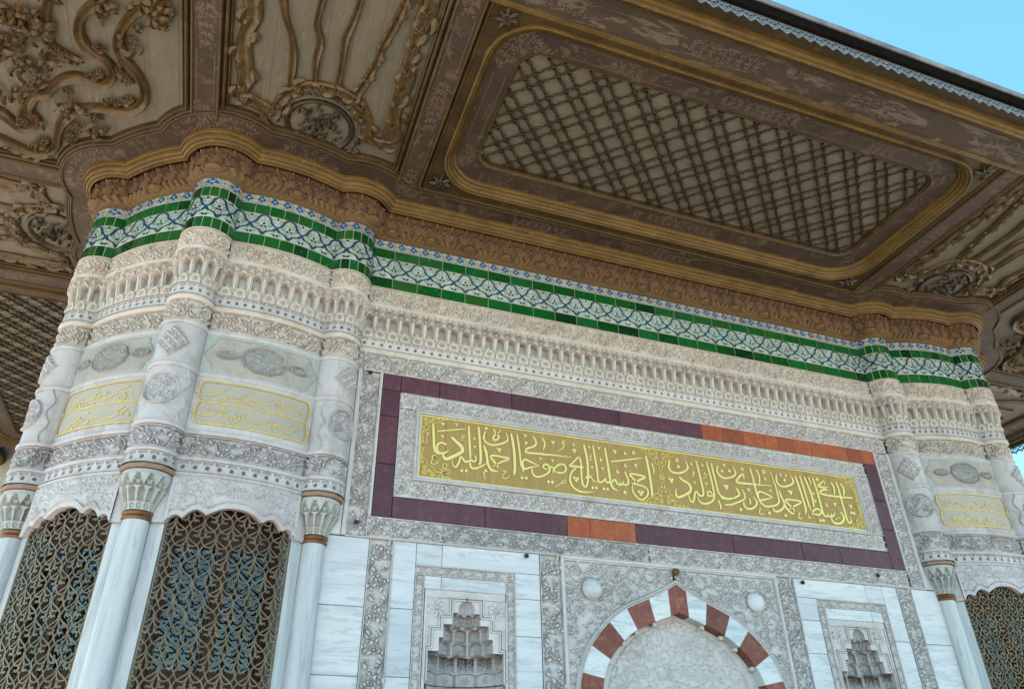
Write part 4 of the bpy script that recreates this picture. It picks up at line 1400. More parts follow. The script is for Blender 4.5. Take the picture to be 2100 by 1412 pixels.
def column(k):
    c = CP[k]
    mb = MB(); lathe(mb, c, [(.125, -2.40), (.125, -2.33), (.105, -2.30), (.1035, -2.2), (.101, -1.2), (.0965, -.34), (.0965, -.29)])
    col = shade(mb.build('column', 'shaft'))
    mb = MB(); lathe(mb, c, [(.096, -.305), (.108, -.300), (.114, -.288), (.110, -.276), (.104, -.270), (.109, -.264), (.116, -.252), (.110, -.240), (.100, -.236)])
    shade(mb.build('neck_ring', 'bronze_dark', col))
    # stalactite capital
    mb = MB()
    fm = map_col(k)
    def tier(z0, z1, r0_, r1_, n, kind, mat=0):
        S = np.linspace(0, n, n * 10 + 1)[:, None]; V = np.linspace(0, 1, 15)[None, :]
        s = S - np.floor(np.minimum(S, n - 1e-6)) - .5
        base = r0_ + (r1_ - r0_) * V
        if kind == 0:
            rec = np.where(np.hypot(s * 1.1, (V - .5) * .9) < .36, -.010, .003) + np.where(np.hypot(s * 1.1, (V - .5) * .9) < .18, .007, 0)
        elif kind == 1:
            rec = np.where((np.abs(s) < .36) & (V < .82 + .12 * (1 - (s / .36) ** 2)), -.034 + .03 * (s / .36) ** 2 * .7, .006 + .014 * V)
        else:
            ple = np.abs(((np.abs(s) * 4 + V * .8) % 1) - .5) * 2
            rec = np.where((np.abs(s) < .5 - .42 * V) , -.028 + .022 * ple, .012)
        th = 2 * math.pi * S / n
        rr = base + rec
        mb.grid(np.stack([c[0] + rr * np.cos(th), c[1] + rr * np.sin(th), z0 + V * (z1 - z0) + 0 * S], -1), mat)
    tier(-.236, -.176, .108, .122, 14, 0)
    tier(-.176, -.070, .126, .158, 14, 1)
    tier(-.072, .028, .166, .180, 12, 2)
    lathe(mb, c, [(.158, -.071), (.168, -.071)]); lathe(mb, c, [(.17, .026), (.183, .027), (.184, .060), (.17, .062)])
    shade(mb.build('capital', 'capital', col), 35)
    mb = MB()
    a = np.arange(9) * 2 * math.pi / 10
    P = np.stack([np.stack([c[0] + r * np.cos(np.arange(10) * math.pi / 5 + .2), c[1] + r * np.sin(np.arange(10) * math.pi / 5 + .2), np.full(10, z)], -1) for r, z in ((.17, .066), (.207, .068), (.210, .100), (.17, .102))], 1)
    mb.grid(P, cu=True)
    mb.build('copper_band', 'copper', col)
    # pilaster above with woven lozenge and round medallion
    h = Height(-.325, .325, 1.006, 1.386, .0065)
    U, V = h.u[:, None], h.v[None] - 1.20
    dm = np.abs(U) / .135 + np.abs(V) / .15
    a_, b_ = (U + V) / .042, (U - V) / .042
    weave = np.maximum(np.abs(np.sin(a_ * math.pi)) * (np.floor(b_) % 2), np.abs(np.sin(b_ * math.pi)) * ((np.floor(a_) + 1) % 2))
    h.H = np.where(dm < 1, .25 + .9 * weave, 0)
    mb = MB(); h.mesh(mb, fm, .013, -.002)
    h = Height(-.325, .325, .474, .966, .0065)
    fill_scrolls(h, .055, 20 + k, lambda u, v: math.hypot(u, v - .745) < .12)
    rr = np.hypot(h.u[:, None], h.v[None] - .745)
    h.H = np.where(rr > .142, 0, np.maximum(h.H, ((rr > .128) & (rr < .140)) * 1.0))
    a = np.abs(h.v[None] - .745) / .17; edge = np.abs(np.abs(h.u[:, None]) - .20 + .02 * np.cos(a * 5)) < .006
    h.H = np.maximum(h.H, edge * .5)
    h.mesh(mb, fm, .014, -.002)
    shade(mb.build('pilaster_carving', 'carved_grey', col), 55)
    return col
COLS = [column(k) for k in range(4)]
for k in (0, 1): copy_tree(COLS[k], MIRX)

# ================================================================== corner bays: panels, inscriptions, windows
AL = math.degrees(math.acos((RC ** 2 + RB ** 2 - RCOL ** 2) / (2 * RC * RB)))
HALF = [((TH[k] - TH[k + 1]) / 2 - AL) * math.pi / 180 * RB for k in range(3)]
def curved_box(mb, fm, u0, u1, z0, z1, d0, d1, n=6, mat=0):
    u = np.linspace(u0, u1, n + 1)
    rows = [fm(u, np.full(n + 1, z), d) for z, d in ((z0, d0), (z0, d1), (z1, d1), (z1, d0), (z0, d0))]
    mb.grid(np.stack(rows, 1), mat)
    for e in (0, -1):
        k = mb.n
        mb.add([r[e] for r in rows[:4]], [(0, 1, 2, 3)], mat)
def vlow(u, half):
    a = np.abs(u) * .50 / half
    t1, t2, t3 = np.clip(a / .21, 0, 1), np.clip((a - .21) / .17, 0, 1), np.clip((a - .38) / .12, 0, 1)
    return np.where(a < .21, -.146 - .076 * t1 + .024 * np.sin(math.pi * t1),
           np.where(a < .38, -.222 - .036 * t2 + .055 * np.sin(math.pi * t2), -.258 - .05 * t3 + .045 * np.sin(math.pi * t3)))
def window_head(k, right=False):
    fm, hf = map_bay(k, right), HALF[k]
    nu, nv = int(2 * hf / .007), 58
    u = np.linspace(-hf, hf, nu + 1)
    h = Height(-hf, hf, -.32, .108, .0075)
    r_ = random.Random(4 + k)
    for s in (-1, 1):
        for cx_, cz_, rr in ((.15, .005, .075), (.33, -.005, .085), (.03, -.03, .045), (.43, -.12, .05), (.24, -.07, .04), (.43, .05, .04)):
            c = (s * cx_ * hf / .5, cz_)
            sp = spiral(c, rr, r_.uniform(0, 6), 1.35, s, 16, .25)
            h.line([tuple(q) for q in sp], .008, .006)
            for q in range(0, 15, 2):
                a = math.atan2(sp[q][1] - c[1], sp[q][0] - c[0]); h.leaf(tuple(sp[q]), a + r_.uniform(-.8, .8), rr * .5, .011, r_.uniform(-.8, .8))
            h.rosette(c, rr * .3, 5)
    lo = vlow(u, hf)
    T = np.linspace(0, 1, nv + 1)
    Z = lo[:, None] + (0.108 - lo[:, None]) * T[None]
    iu = np.clip(np.round((u - h.u[0]) / h.du).astype(int), 0, h.nu - 1)
    iv = np.clip(np.round((Z - h.v[0]) / h.dv).astype(int), 0, h.nv - 1)
    Hh = h.H[iu[:, None], iv]
    dl = Z - lo[:, None]
    Hh = np.where(dl < .052, 0, Hh)
    Hh = np.where((dl > .046) & (dl < .056), .8, Hh)
    fr_ = (Z > .083) | (np.abs(u)[:, None] > hf - .022)
    Hh = np.where(fr_, .55, Hh); Hh = np.where((Z > .070) & (Z < .083) & (dl > .06), -.2, Hh)
    mb = MB()
    mb.grid(fm(u[:, None], Z, Hh * .017))
    mb.grid(np.stack([fm(u, lo, 0.0), fm(u, lo + .002, -.012), fm(u, lo + .004, -.075)], 1))
    mb.grid(np.stack([fm(u, lo + .004, -.075), fm(u, np.full(nu + 1, .108), -.075)], 1))
    return shade(mb.build('window_head', 'carved_grey'), 50)

def grille(k, right=False):
    fm, hf = map_bay(k, right), HALF[k]
    mb = MB()
    CW, CH = .215, .236
    d0, th, w = -.062, .014, .0105
    u_lim = hf - .012
    rows = int(2.3 / (CH / 2))
    for j in range(rows):
        cz = -.13 - j * CH / 2
        n = int(2 * hf / CW) + 2
        for i in range(-n, n + 1):
            cu = (i + (.5 if j % 2 else 0)) * CW
            if abs(cu) > hf + CW * .5: continue
            T = lambda L: np.array([(cu + a * CW, cz + b * CH) for a, b in L])
            def rb(L, ww, m=5):
                q = crom(T(L), m)
                q = q[np.abs(q[:, 0]) < u_lim]
                if len(q) > 2: ribbon(mb, q, ww if np.isscalar(ww) else np.interp(np.linspace(0, 1, len(q)), np.linspace(0, 1, len(ww)), ww), fm, d0, th)
            for s in (-1, 1):
                rb([(0, .46), (s * .10, .33), (s * .28, .22), (s * .43, .10), (s * .5, -.05)], w, 4)
                rb([(s * .5, -.05), (s * .47, -.24), (s * .33, -.38), (s * .16, -.36), (s * .05, -.25), (0, -.14)], w * .95, 4)
                rb([(0, -.14), (s * .085, -.02), (s * .085, .10), (0, .32)], [.012, .009, .009, .006], 4)
                rb([(s * .05, .06), (s * .11, .0), (s * .17, -.05), (s * .26, -.02), (s * .31, -.08)], [.006, .013, .018, .012, .003], 3)
                rb([(s * .11, -.01), (s * .15, .08), (s * .18, .14)], [.009, .006, .002], 3)
            if right:
                for s in (-1, 1):
                    a_ = np.linspace(0, 2 * math.pi, 11)
                    rb([(s * .26 + .10 * math.cos(q), -.16 + .09 * math.sin(q)) for q in a_], .009, 1)
            for s in (-1, 1):
                if abs(cu + s * .5 * CW) < u_lim - .01: blob(mb, (cu + s * .5 * CW, cz - .05 * CH), .013, fm, d0, th + .004, 0, 8)
    # frame of the grille
    curved_box(mb, fm, -hf, -hf + .018, -2.40, -.16, d0 - .004, d0 + th, 1); curved_box(mb, fm, hf - .018, hf, -2.40, -.16, d0 - .004, d0 + th, 1)
    return mb.build('window_grille', 'bronze')

def window(k, right=False):
    fm, hf = map_bay(k, right), HALF[k]
    mb = MB()
    for s in (-1, 1):
        u0, u1 = sorted((s * hf, s * (hf + .06)))
    for u0, u1 in ((-hf - .02, -hf + .085), (hf - .085, hf + .02), (-.035, .035)): curved_box(mb, fm, u0, u1, -2.40, -.05, -.24, -.175, 2)
    for z0, z1 in ((-.40, -.05), (-1.42, -1.33), (-2.40, -2.28)): curved_box(mb, fm, -hf, hf, z0, z1, -.235, -.18, 8)
    wi = mb.build('window_frame', 'redwood')
    for s in (-1, 1):
        a, b = sorted((s * .04, s * (hf - .08)))
        mb = MB()
        for z0, z1 in ((-1.33, -.40), (-2.28, -1.42)):
            for e, (p, q) in enumerate(((z0, z0 + .022), (z1 - .022, z1))): curved_box(mb, fm, a, b, p, q, -.225, -.19, 4)
            for p, q in ((a, a + .022), (b - .022, b)): curved_box(mb, fm, p, q, z0, z1, -.225, -.19, 1)
        mb.build('sash', 'redwood', wi)
        for z0, z1 in ((-1.33, -.40), (-2.28, -1.42)):
            mb = MB()
            mb.add(fm(np.array((a, b, b, a)), np.array((z0, z0, z1, z1)), -.21), [(0, 1, 2, 3)])
            mb.build('pane', 'glass', wi)
    return wi
def jambs(k, right=False):
    fm, hf = map_bay(k, right), HALF[k]
    mb = MB()
    for s in (-1, 1):
        u0, u1 = sorted((s * (hf - .004), s * (hf + .10)))
        curved_box(mb, fm, u0, u1, -2.40, .06, -.20, -.040, 2)
        u0, u1 = sorted((s * (hf - .020), s * (hf + .02)))
        curved_box(mb, fm, u0, u1, -2.40, -.27, -.20, -.052, 2)
    jb = mb.build('window_jamb', 'shaft')
    for s in (-1, 1):
        mb = MB()
        u0, u1 = sorted((s * (hf - .003), s * (hf + .13)))
        curved_box(mb, fm, u0, u1, -.30, .107, -.20, -.008, 3)
        mb.build('jamb_head', 'carved_grey', jb)
    return jb

def medallion_panel(k, right=False):
    fm, hf = map_bay(k, right), HALF[k]
    mb = MB()
    u = np.linspace(-hf, hf, 25)
    mb.grid(np.stack([fm(u, np.full(25, 1.006), .003), fm(u, np.full(25, 1.386), .003)], 1))
    base = mb.build('medallion_panel', 'green_stone')
    mb = MB()
    z = np.linspace(1.024, 1.362, 25); t = (z - 1.193) / .169
    hw = hf * (.80 + .14 * np.sqrt(np.clip(1 - (t / .55) ** 2, 0, 1)) + .05 * np.abs(np.cos(t * math.pi * 1.5)))
    s = np.linspace(-1, 1, 41)
    D = np.full((41, 25), .012); D[0], D[-1], D[:, 0], D[:, -1] = .003, .003, .003, .003
    mb.grid(fm(s[:, None] * hw[None], z[None] + 0 * s[:, None], D))
    mb.build('cartouche_plate', 'breccia', base)
    h = Height(-.40, .40, 1.035, 1.35, .0062)
    fill_scrolls(h, .042, 31 + k)
    U, V = h.u[:, None], h.v[None] - 1.19
    an = np.arctan2(V / .135, U / .20); rad = np.hypot(U / .20, V / .135)
    lob = 1 - .05 * np.abs(np.sin(an * 5))
    sm = np.hypot((np.abs(U) - .31) / .085, V / .042)
    ins = (rad < lob) | (sm < 1)
    rim = ((rad > lob - .07) & (rad < lob)) | ((sm > .8) & (sm < 1))
    H_ = np.where(ins, .25 + .75 * h.H, -.3); h.H = np.where(rim, 1.0, H_)
    uc = ins[:-1, :-1] | ins[1:, 1:] | ins[1:, :-1] | ins[:-1, 1:]
    mb = MB(); h.mesh(mb, fm, .016, .006, uc)
    shade(mb.build('medallion', 'medallion', base), 55)
    return base

CART = ["""s-434,795 -394,790 -345,803 -293,829 -276,854
s-292,770 -287,753 -259,757 -252,777 -236,792 -242,809
s-221,807 -203,798 -191,818
s-189,788 -182,764 -155,763 -132,780 -134,811
s-118,839 -107,791 -81,794 -68,812 -90,851
s-61,801 -30,811 -18,805 28,794 110,802 175,827
s183,832 181,793 179,768 202,768 210,789
s215,835 227,794
s238,842 253,802 274,802 346,812
s379,803 393,795 411,807 384,817
s-435,655 -431,620 -405,604 -360,607 -313,628 -295,672
s-280,675 -233,700
s-276,621 -255,618 -231,658 -204,681
s-235,621 -212,613 -190,635
s-180,606 -175,577 -149,576 -122,599 -118,636 -163,658
s-104,651 -88,617 -68,622
s-61,611 -22,604 32,604 83,625 114,639
s106,619 141,609 148,635
s157,613 188,634 196,623 159,601 163,560
s213,622 226,613 211,603
s243,618 251,602
s268,606 279,579 313,589 328,611 341,603
s362,628 371,612
s396,651 406,629
o-477,818 -465,860 -433,913 -340,919 -130,925 92,921 299,918 400,920 439,881 460,830 447,781 416,729
o-434,728 -306,732 -97,732 122,727 416,729
o-477,818 -454,793 -434,728
o-433,722 -452,678 -462,635 -444,583 -417,538 -321,537 -117,540 152,539 414,536 438,589 456,638 429,686 417,726
d-387,751
d-159,800
d-43,762
d-28,765
d-33,751
d64,756
d186,868
d301,864
d295,846
d312,852
d403,856
d-373,680
d-375,662
d-360,664
d-256,654
d-148,612
d-155,566
d-75,666
d16,567
d338,664
d396,670""", """s498,851 445,830 414,812
s455,792 480,754 469,724 436,716 421,743
s512,762 539,770
s399,777 360,771 326,744 264,737 195,743
s215,802 178,793 165,763 133,738 62,731
s230,773 213,755 175,751
s8,722 26,676 52,676 59,721
s-105,728 -49,730 -4,751
s-117,673 -52,689 -17,717
s146,699 167,691 184,708
s497,655 460,632 437,609
s534,642 502,604 487,585 507,583
s551,596 557,575 544,571
s463,587 433,569 381,559 292,565
s277,577 249,566 198,553 169,553
s171,547 170,517 139,508
s124,550 89,547 65,576
s44,505 60,527 94,551
s-27,535 28,543 68,586
s-81,501 -34,521 -27,535
s9,497 -35,476
o-165,791 -69,840 120,856 338,878 547,888 571,852 594,814 588,783 586,737 568,696
o-129,604 14,643 239,679 442,695 568,696
o-122,420 24,459 248,486 447,503 564,510 591,549 594,649 568,696
d274,790
d289,793
d177,845
d190,851
d-12,674
d2,671
d101,692
d32,758
d452,615
d131,610
d143,610
d7,485""", """s-469,832 -477,795 -459,779 -426,799 -419,830
s-404,805 -382,798 -360,810
s-338,822 -332,803 -354,791
s-306,790 -273,796 -261,796 -218,793 -155,810 -108,840
s-88,831 -93,800 -55,795 -33,815
s-27,796 -27,759 6,773 28,812
s46,820 53,801 25,787
s80,816 88,797
s116,812 126,801 210,796
s263,840 246,787 294,799
s322,802 330,784
s-468,651 -470,627
s-448,632 -441,626 -453,608
s-422,650 -438,589 -420,564 -392,587 -385,618 -357,614 -306,622 -257,659
s-300,604 -276,622 -249,628
s-253,598 -252,567 -219,573 -186,647
s-189,623 -200,574 -179,562 -154,587 -144,624 -106,622 -41,652 -20,672
s-74,601 -67,565 -42,578 -16,647
s-14,616 21,600 82,610 124,638 178,673
s128,613 128,595 165,610
s190,631 194,607
s216,603 244,593 288,598
o-533,899 -502,907 -260,910 2,906 360,894
o-533,899 -544,862 -541,773 -529,716 -543,631 -544,569 -525,519
o-529,716 -324,715 -72,713 338,697
o-525,519 -266,524 -11,518 354,507
o360,894 338,697 354,507
d-451,813
d-267,759
d-253,756
d-174,756
d-158,757
d-172,744
d39,838
d54,742
d216,749
d236,748
d-410,603
d-351,568
d-339,568
d-349,556
d-272,690
d-229,669
d-122,569
d-115,560
d-171,602
d172,559"""]
def bay_inscription(k, right, data, du, tilt=0.0, clip=.48):
    fm, hf = map_bay(k, right), HALF[k]
    mb = MB()
    u = np.linspace(-hf, hf, 25)
    mb.grid(np.stack([fm(u, np.full(25, .474), .002), fm(u, np.full(25, .966), .002)], 1))
    base = mb.build('inscribed_panel', 'carved_grey')
    mb = MB()
    z = np.linspace(.535, .922, 33)
    t1 = np.where(z < .728, (z - .6315) / .0965, (z - .825) / .097)
    hw = min(.437, hf - .05) + .035 * np.sqrt(np.clip(1 - t1 ** 2, 0, 1))
    s = np.linspace(-1, 1, 31)
    D = np.full((31, 33), .008); D[0], D[-1], D[:, 0], D[:, -1] = .002, .002, .002, .002
    mb.grid(fm(s[:, None] * hw[None], z[None] + 0 * s[:, None], D))
    mb.build('cartouche', 'cart_ground', base)
    mb = MB()
    e = np.stack([hw, z], -1)
    for s_ in (-1, 1): ribbon(mb, e * (s_, 1), .013, fm, .008, .005)
    for zz_ in (.535, .728, .922): ribbon(mb, np.stack([np.linspace(-hw[0], hw[0], 25), np.full(25, zz_)], -1), .013, fm, .008, .005)
    for s_ in (-1, 1):
        for zz_ in (.632, .825): blob(mb, (s_ * (hw.max() + .014), zz_), .014, fm, .002, .009, 0, 4)
    mb.build('gilt_outline', 'gilt_dull', base)
    rows_ = (MB(), MB())
    for ln in data.strip().splitlines():
        if ln[0] == 'o': continue
        P_ = np.array([tuple(float(c) / 1000 for c in q.split(',')) for q in ln[1:].split()])
        P_[:, 0] += du
        P_[:, 1] += tilt * np.clip(.55 - P_[:, 0], 0, 1)
        if np.any(np.abs(P_[:, 0]) > clip): continue
        mb = rows_[0 if P_[:, 1].mean() > .728 else 1]
        if ln[0] == 'd': blob(mb, P_[0], .0105, fm, .008, .006, 0, 4, .3)
        else:
            q = crom(P_, 4); ribbon(mb, q, .0125 * pen(len(q), .3), fm, .008, .006)
    for mb in rows_: mb.build('verse', 'gilt_dull', base)
    return base
bay_inscription(0, False, CART[0], 0.0)
bay_inscription(1, False, CART[1], -0.20, .09)
bay_inscription(0, True, CART[2], 0.095)
for k, rt in ((0, False), (1, False), (0, True)):
    medallion_panel(k, rt); window_head(k, rt); grille(k, rt); window(k, rt); jambs(k, rt)
# dim rooms behind the windows
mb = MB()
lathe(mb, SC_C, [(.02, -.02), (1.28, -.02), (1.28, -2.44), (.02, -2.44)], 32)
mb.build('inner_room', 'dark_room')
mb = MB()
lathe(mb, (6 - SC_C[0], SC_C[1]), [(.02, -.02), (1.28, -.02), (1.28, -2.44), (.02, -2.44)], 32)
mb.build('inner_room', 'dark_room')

# ================================================================== cornice under the eaves
sweep('cornice_bead', [(.035, 3.020), (.050, 3.022), (.058, 3.030), (.056, 3.038), (.064, 3.041), (.068, 3.050), (.060, 3.056)], 'stucco')
def d_ac(t): return .110 + .016 * t ** 1.7
def z_ac(t): return 3.132 + .208 * t
sweep('cornice_cove', [(.058, 3.054), (.072, 3.060), (.100, 3.105), (.108, 3.132)] + [(d_ac(t), z_ac(t)) for t in np.linspace(0, 1, 7)] + [(.11, 3.352), (.10, 3.40)], 'terracotta')
def acanthus_mesh(fm, u0, u1, nu=26, nv=26):
    S = np.linspace(-.5, .5, nu + 1)[:, None]; V = np.linspace(0, 1, nv + 1)[None]
    A = np.abs(S)
    H = .45 * np.clip(1 - A / .05, 0, 1) * (V < .62) + 0 * V
    # arching leaves either side of the stem, three tiers, and the curled head
    for v0_, a1, v1_, w_ in ((.00, .44, .50, .075), (.14, .36, .70, .075), (.30, .25, .86, .07)):
        for t in np.linspace(0, 1, 12):
            ca, cv = .03 + (a1 - .03) * math.sin(t * math.pi / 2) ** 1.1, v0_ + (v1_ - v0_) * (1 - (1 - t) ** 1.4)
            rr = np.hypot((A - ca) * .85, V - cv)
            H = np.maximum(H, (.55 + .35 * t) * np.clip(1 - (rr / (w_ * (1.15 - .4 * t))) ** 2, 0, 1))
    cu = np.hypot(A - .37, (V - .60)); H = np.maximum(H, .95 * np.clip(1 - (cu / .085) ** 2, 0, 1)); H = np.where(cu < .028, .25, H)
    H = np.maximum(H, .75 * np.clip(1 - (np.hypot(A, V - .90) / .12) ** 2, 0, 1))
    H = np.maximum(H, .5 * np.clip(1 - np.abs(A - .5) / .045, 0, 1) * (V < .55))
    u = (u0 + u1) / 2 + S * (u1 - u0)
    mb = MB(); mb.grid(fm(u, z_ac(V) + 0 * S, d_ac(V) + .001 + H * .044))
    return mb.mesh('acanthus_leaf', ['terracotta'])
def gadroon_mesh(fm, ua, ub, r0, eggs):
    L = ub - ua
    nu = max(int(L / .0075), 8); nv = 10
    U = np.linspace(ua, ub, nu + 1)[:, None]; V = np.linspace(0, 1, nv + 1)[None]
    H = np.zeros((nu + 1, nv + 1))
    near = np.min(np.abs(U - np.array(eggs)[None]), axis=1, keepdims=True)
    sgn = np.sign((U - np.array(eggs)[None])[np.arange(nu + 1), np.argmin(np.abs(U - np.array(eggs)[None]), axis=1)])[:, None]
    ph = (near / .060 + V * .75)
    H = .9 * np.abs(np.sin(ph * math.pi)) ** .6 * np.clip(np.minimum(V, 1 - V) * 6, 0, 1)
    H = np.where(near < .080, .0, H)
    mb = MB(); mb.grid(fm(U + 0 * V, 3.056 + .080 * V + 0 * U, .060 + .036 * V + H * .050))
    return mb.mesh('gadroon_course', ['stucco'])
def egg_mesh(fm, uc):
    mb = MB()
    a = np.linspace(0, 2 * math.pi, 19)[:-1]
    rows = []
    for r, hh in ((1.0, .0), (.95, .018), (.80, .022), (.74, .012), (.6, .022), (.3, .032), (.02, .034)):
        rr = r * (1 + .05 * np.cos(10 * a) * (r > .78))
        rows.append(fm(uc + .078 * rr * np.cos(a), 3.094 + .040 * rr * np.sin(a), .090 + .020 * rr * np.sin(a) + hh * 2.0))
    mb.grid(np.stack(rows, 0), cv=True)
    return mb.mesh('oval_medallion', ['stucco'])
for kind, k, rt, fm, ua, ub, r0 in seg_list(0.11):
    n = max(int(round((ub - ua) * ((r0 + .13) / r0 if kind != 'wall' else 1) / .1705)), 2); p = (ub - ua) / n
    me = None
    for i in range(n):
        if kind == 'wall':
            if me is None: me = acanthus_mesh(fm, 0, p)
            o = link('acanthus_leaf', me, None, Matrix.Translation((ua + i * p, 0, 0)))
        else: o = link('acanthus_leaf', acanthus_mesh(fm, ua + i * p, ua + (i + 1) * p, 22, 24), None)
        if kind != 'wall' or i == 0: shade(o, 60)
for kind, k, rt, fm, ua, ub, r0 in seg_list(0.08):
    if kind == 'wall': eggs = list(np.arange(-.06, 6.2, .654 / 1.5))
    elif kind == 'bay': eggs = [0.0]
    else: eggs = [0.0]
    shade(link('gadroon_course', gadroon_mesh(fm, ua, ub, r0, eggs), None), 60)
    me = None
    for e in eggs:
        if e < ua + .05 or e > ub - .05: continue
        if kind == 'wall':
            if me is None: me = egg_mesh(fm, 0.0)
            o = link('oval_medallion', me, None, Matrix.Translation((e, 0, 0)))
            if e == eggs[0]: shade(o)
        else: shade(link('oval_medallion', egg_mesh(fm, e), None))

# ================================================================== eaves: the boarded soffit
ZS = 3.45
sweep('soffit_inner_moulding', [(.168, 3.46), (.168, 3.322), (.176, 3.315), (.190, 3.317), (.195, 3.326), (.196, 3.338), (.202, 3.338), (.203, 3.326), (.214, 3.329), (.224, 3.340), (.228, 3.356), (.228, 3.370), (.234, 3.370), (.235, 3.354), (.244, 3.360), (.252, 3.376), (.256, 3.400), (.256, 3.416), (.262, 3.416), (.263, 3.404), (.270, 3.410), (.274, 3.428), (.275, ZS + .002)], 'ochre')
sweep('soffit_inner_band', [(.270, ZS), (.468, ZS), (.470, ZS + .03)], 'brown')
SOFF = sweep('soffit_outer_moulding', [(.460, ZS + .004), (.461, ZS - .012), (.469, ZS - .017), (.478, ZS - .012), (.480, ZS + .008), (.486, ZS + .008), (.487, ZS - .006), (.498, ZS - .004), (.508, ZS + .010), (.511, ZS + .030), (.517, ZS + .030), (.518, ZS + .016), (.530, ZS + .020), (.540, ZS + .040), (.543, ZS + .075)], 'ochre_dark')

def strip(mb, pts, prof, closed=False, mat=0):
    """sweep a profile of (sideways, z) along a flat polyline; sideways is to the left of the direction of travel"""
    p = np.asarray(pts, float); n = len(p)
    if closed:
        a, b = np.roll(p, 1, 0), np.roll(p, -1, 0)
    else:
        a = np.vstack([2 * p[0] - p[1], p[:-1]]); b = np.vstack([p[1:], 2 * p[-1] - p[-2]])
    t0 = p - a; t0 /= np.linalg.norm(t0, axis=1)[:, None]
    t1 = b - p; t1 /= np.linalg.norm(t1, axis=1)[:, None]
    n0, n1 = np.stack([-t0[:, 1], t0[:, 0]], -1), np.stack([-t1[:, 1], t1[:, 0]], -1)
    m = n0 + n1; m /= np.maximum(np.sum(m * n0, axis=1), .2)[:, None]
    rows = [np.concatenate([p + m * e, np.full((n, 1), z)], 1) for e, z in prof]
    mb.grid(np.stack(rows, 1), mat, cu=closed)

# ---- upper boarding that carries everything, and the boarded fields
mb = MB()
for i, y in enumerate(np.linspace(-2.40, -.90, 9)[:-1]):
    mb.box(.55, 5.45, y + .0015, y + .186, 3.600 + .0015 * (i % 2), 3.64)
LBOARD = mb.build('lattice_panel', 'cream_lat')
mb = MB()
x = -1.92
while x < -.12:
    mb.box(x + .001, x + .212, -2.92, -.30, 3.520 + .0012 * (int(x * 50) % 2), 3.56); x += .213
FAN = mb.build('fan_panel', 'cream')
mb = MB()
x = -6.05
while x < -2.15:
    mb.box(x + .001, min(x + .289, -2.12), -3.02, .72, 3.520 + .0012 * (int(x * 50) % 2), 3.56); x += .29
CORNER = mb.build('corner_panel', 'cream')

# ---- straight ribs between the fields
RIBP = [(-.206, 3.522), (-.204, ZS + .036), (-.194, ZS + .028), (-.186, ZS + .034), (-.185, ZS + .050), (-.179, ZS + .050), (-.178, ZS + .014), (-.166, ZS + .004), (-.152, ZS + .006), (-.140, ZS + .020), (-.136, ZS + .040), (-.130, ZS + .040), (-.129, ZS + .004), (-.122, ZS - .008), (-.113, ZS - .012), (-.105, ZS - .008), (-.102, ZS + .004)]
def rib(x, y0, y1):
    mb = MB()
    prof = RIBP + [(-e, z) for e, z in RIBP[::-1]]
    strip(mb, [(x, y0), (x, y1)], prof)
    r_ = mb.build('soffit_rib', ['ochre_dark'])
    shade(r_)
    mb = MB(); mb.box(x - .103, x + .103, min(y0, y1), max(y0, y1), ZS + .0012, ZS + .04)
    mb.build('rib_board', 'brown', r_)
    return r_
def beads(parent, pts, r=.0085, pitch=.027, name='bead_row', mat='ochre'):
    """row of turned beads along a line of (x, y, z) points"""
    q = np.asarray(pts, float)
    s = np.concatenate([[0], np.cumsum(np.linalg.norm(np.diff(q, axis=0), axis=1))])
    n = int(s[-1] / pitch)
    si = np.linspace(0, s[-1], n)
    C_ = np.stack([np.interp(si, s, q[:, k]) for k in range(3)], -1)
    o_ = np.array([(1, 0, 0), (0, 1, 0), (-1, 0, 0), (0, -1, 0), (0, 0, -1.1)]) * r
    V_ = (C_[:, None] + o_[None]).reshape(-1, 3)
    mb = MB()
    mb.add(V_, [(5 * i + a, 5 * i + b, 5 * i + 4) for i in range(n) for a, b in ((0, 1), (1, 2), (2, 3), (3, 0))])
    o = mb.build(name, mat, parent, kind='stuff')
    return o
RIB0, RIB1 = rib(0.0, -.50, -2.90), rib(-2.045, -.76, -2.90)

for o_, x_, ya in ((RIB0, 0.0, -.52), (RIB1, -2.045, -.80)):
    for s_ in (-1, 1):
        beads(o_, [(x_ + s_ * .113, ya, ZS - .011), (x_ + s_ * .113, -2.84, ZS - .011)])
        beads(o_, [(x_ + s_ * .195, ya - .1, ZS + .028), (x_ + s_ * .195, -2.80, ZS + .028)], .0075, .024)
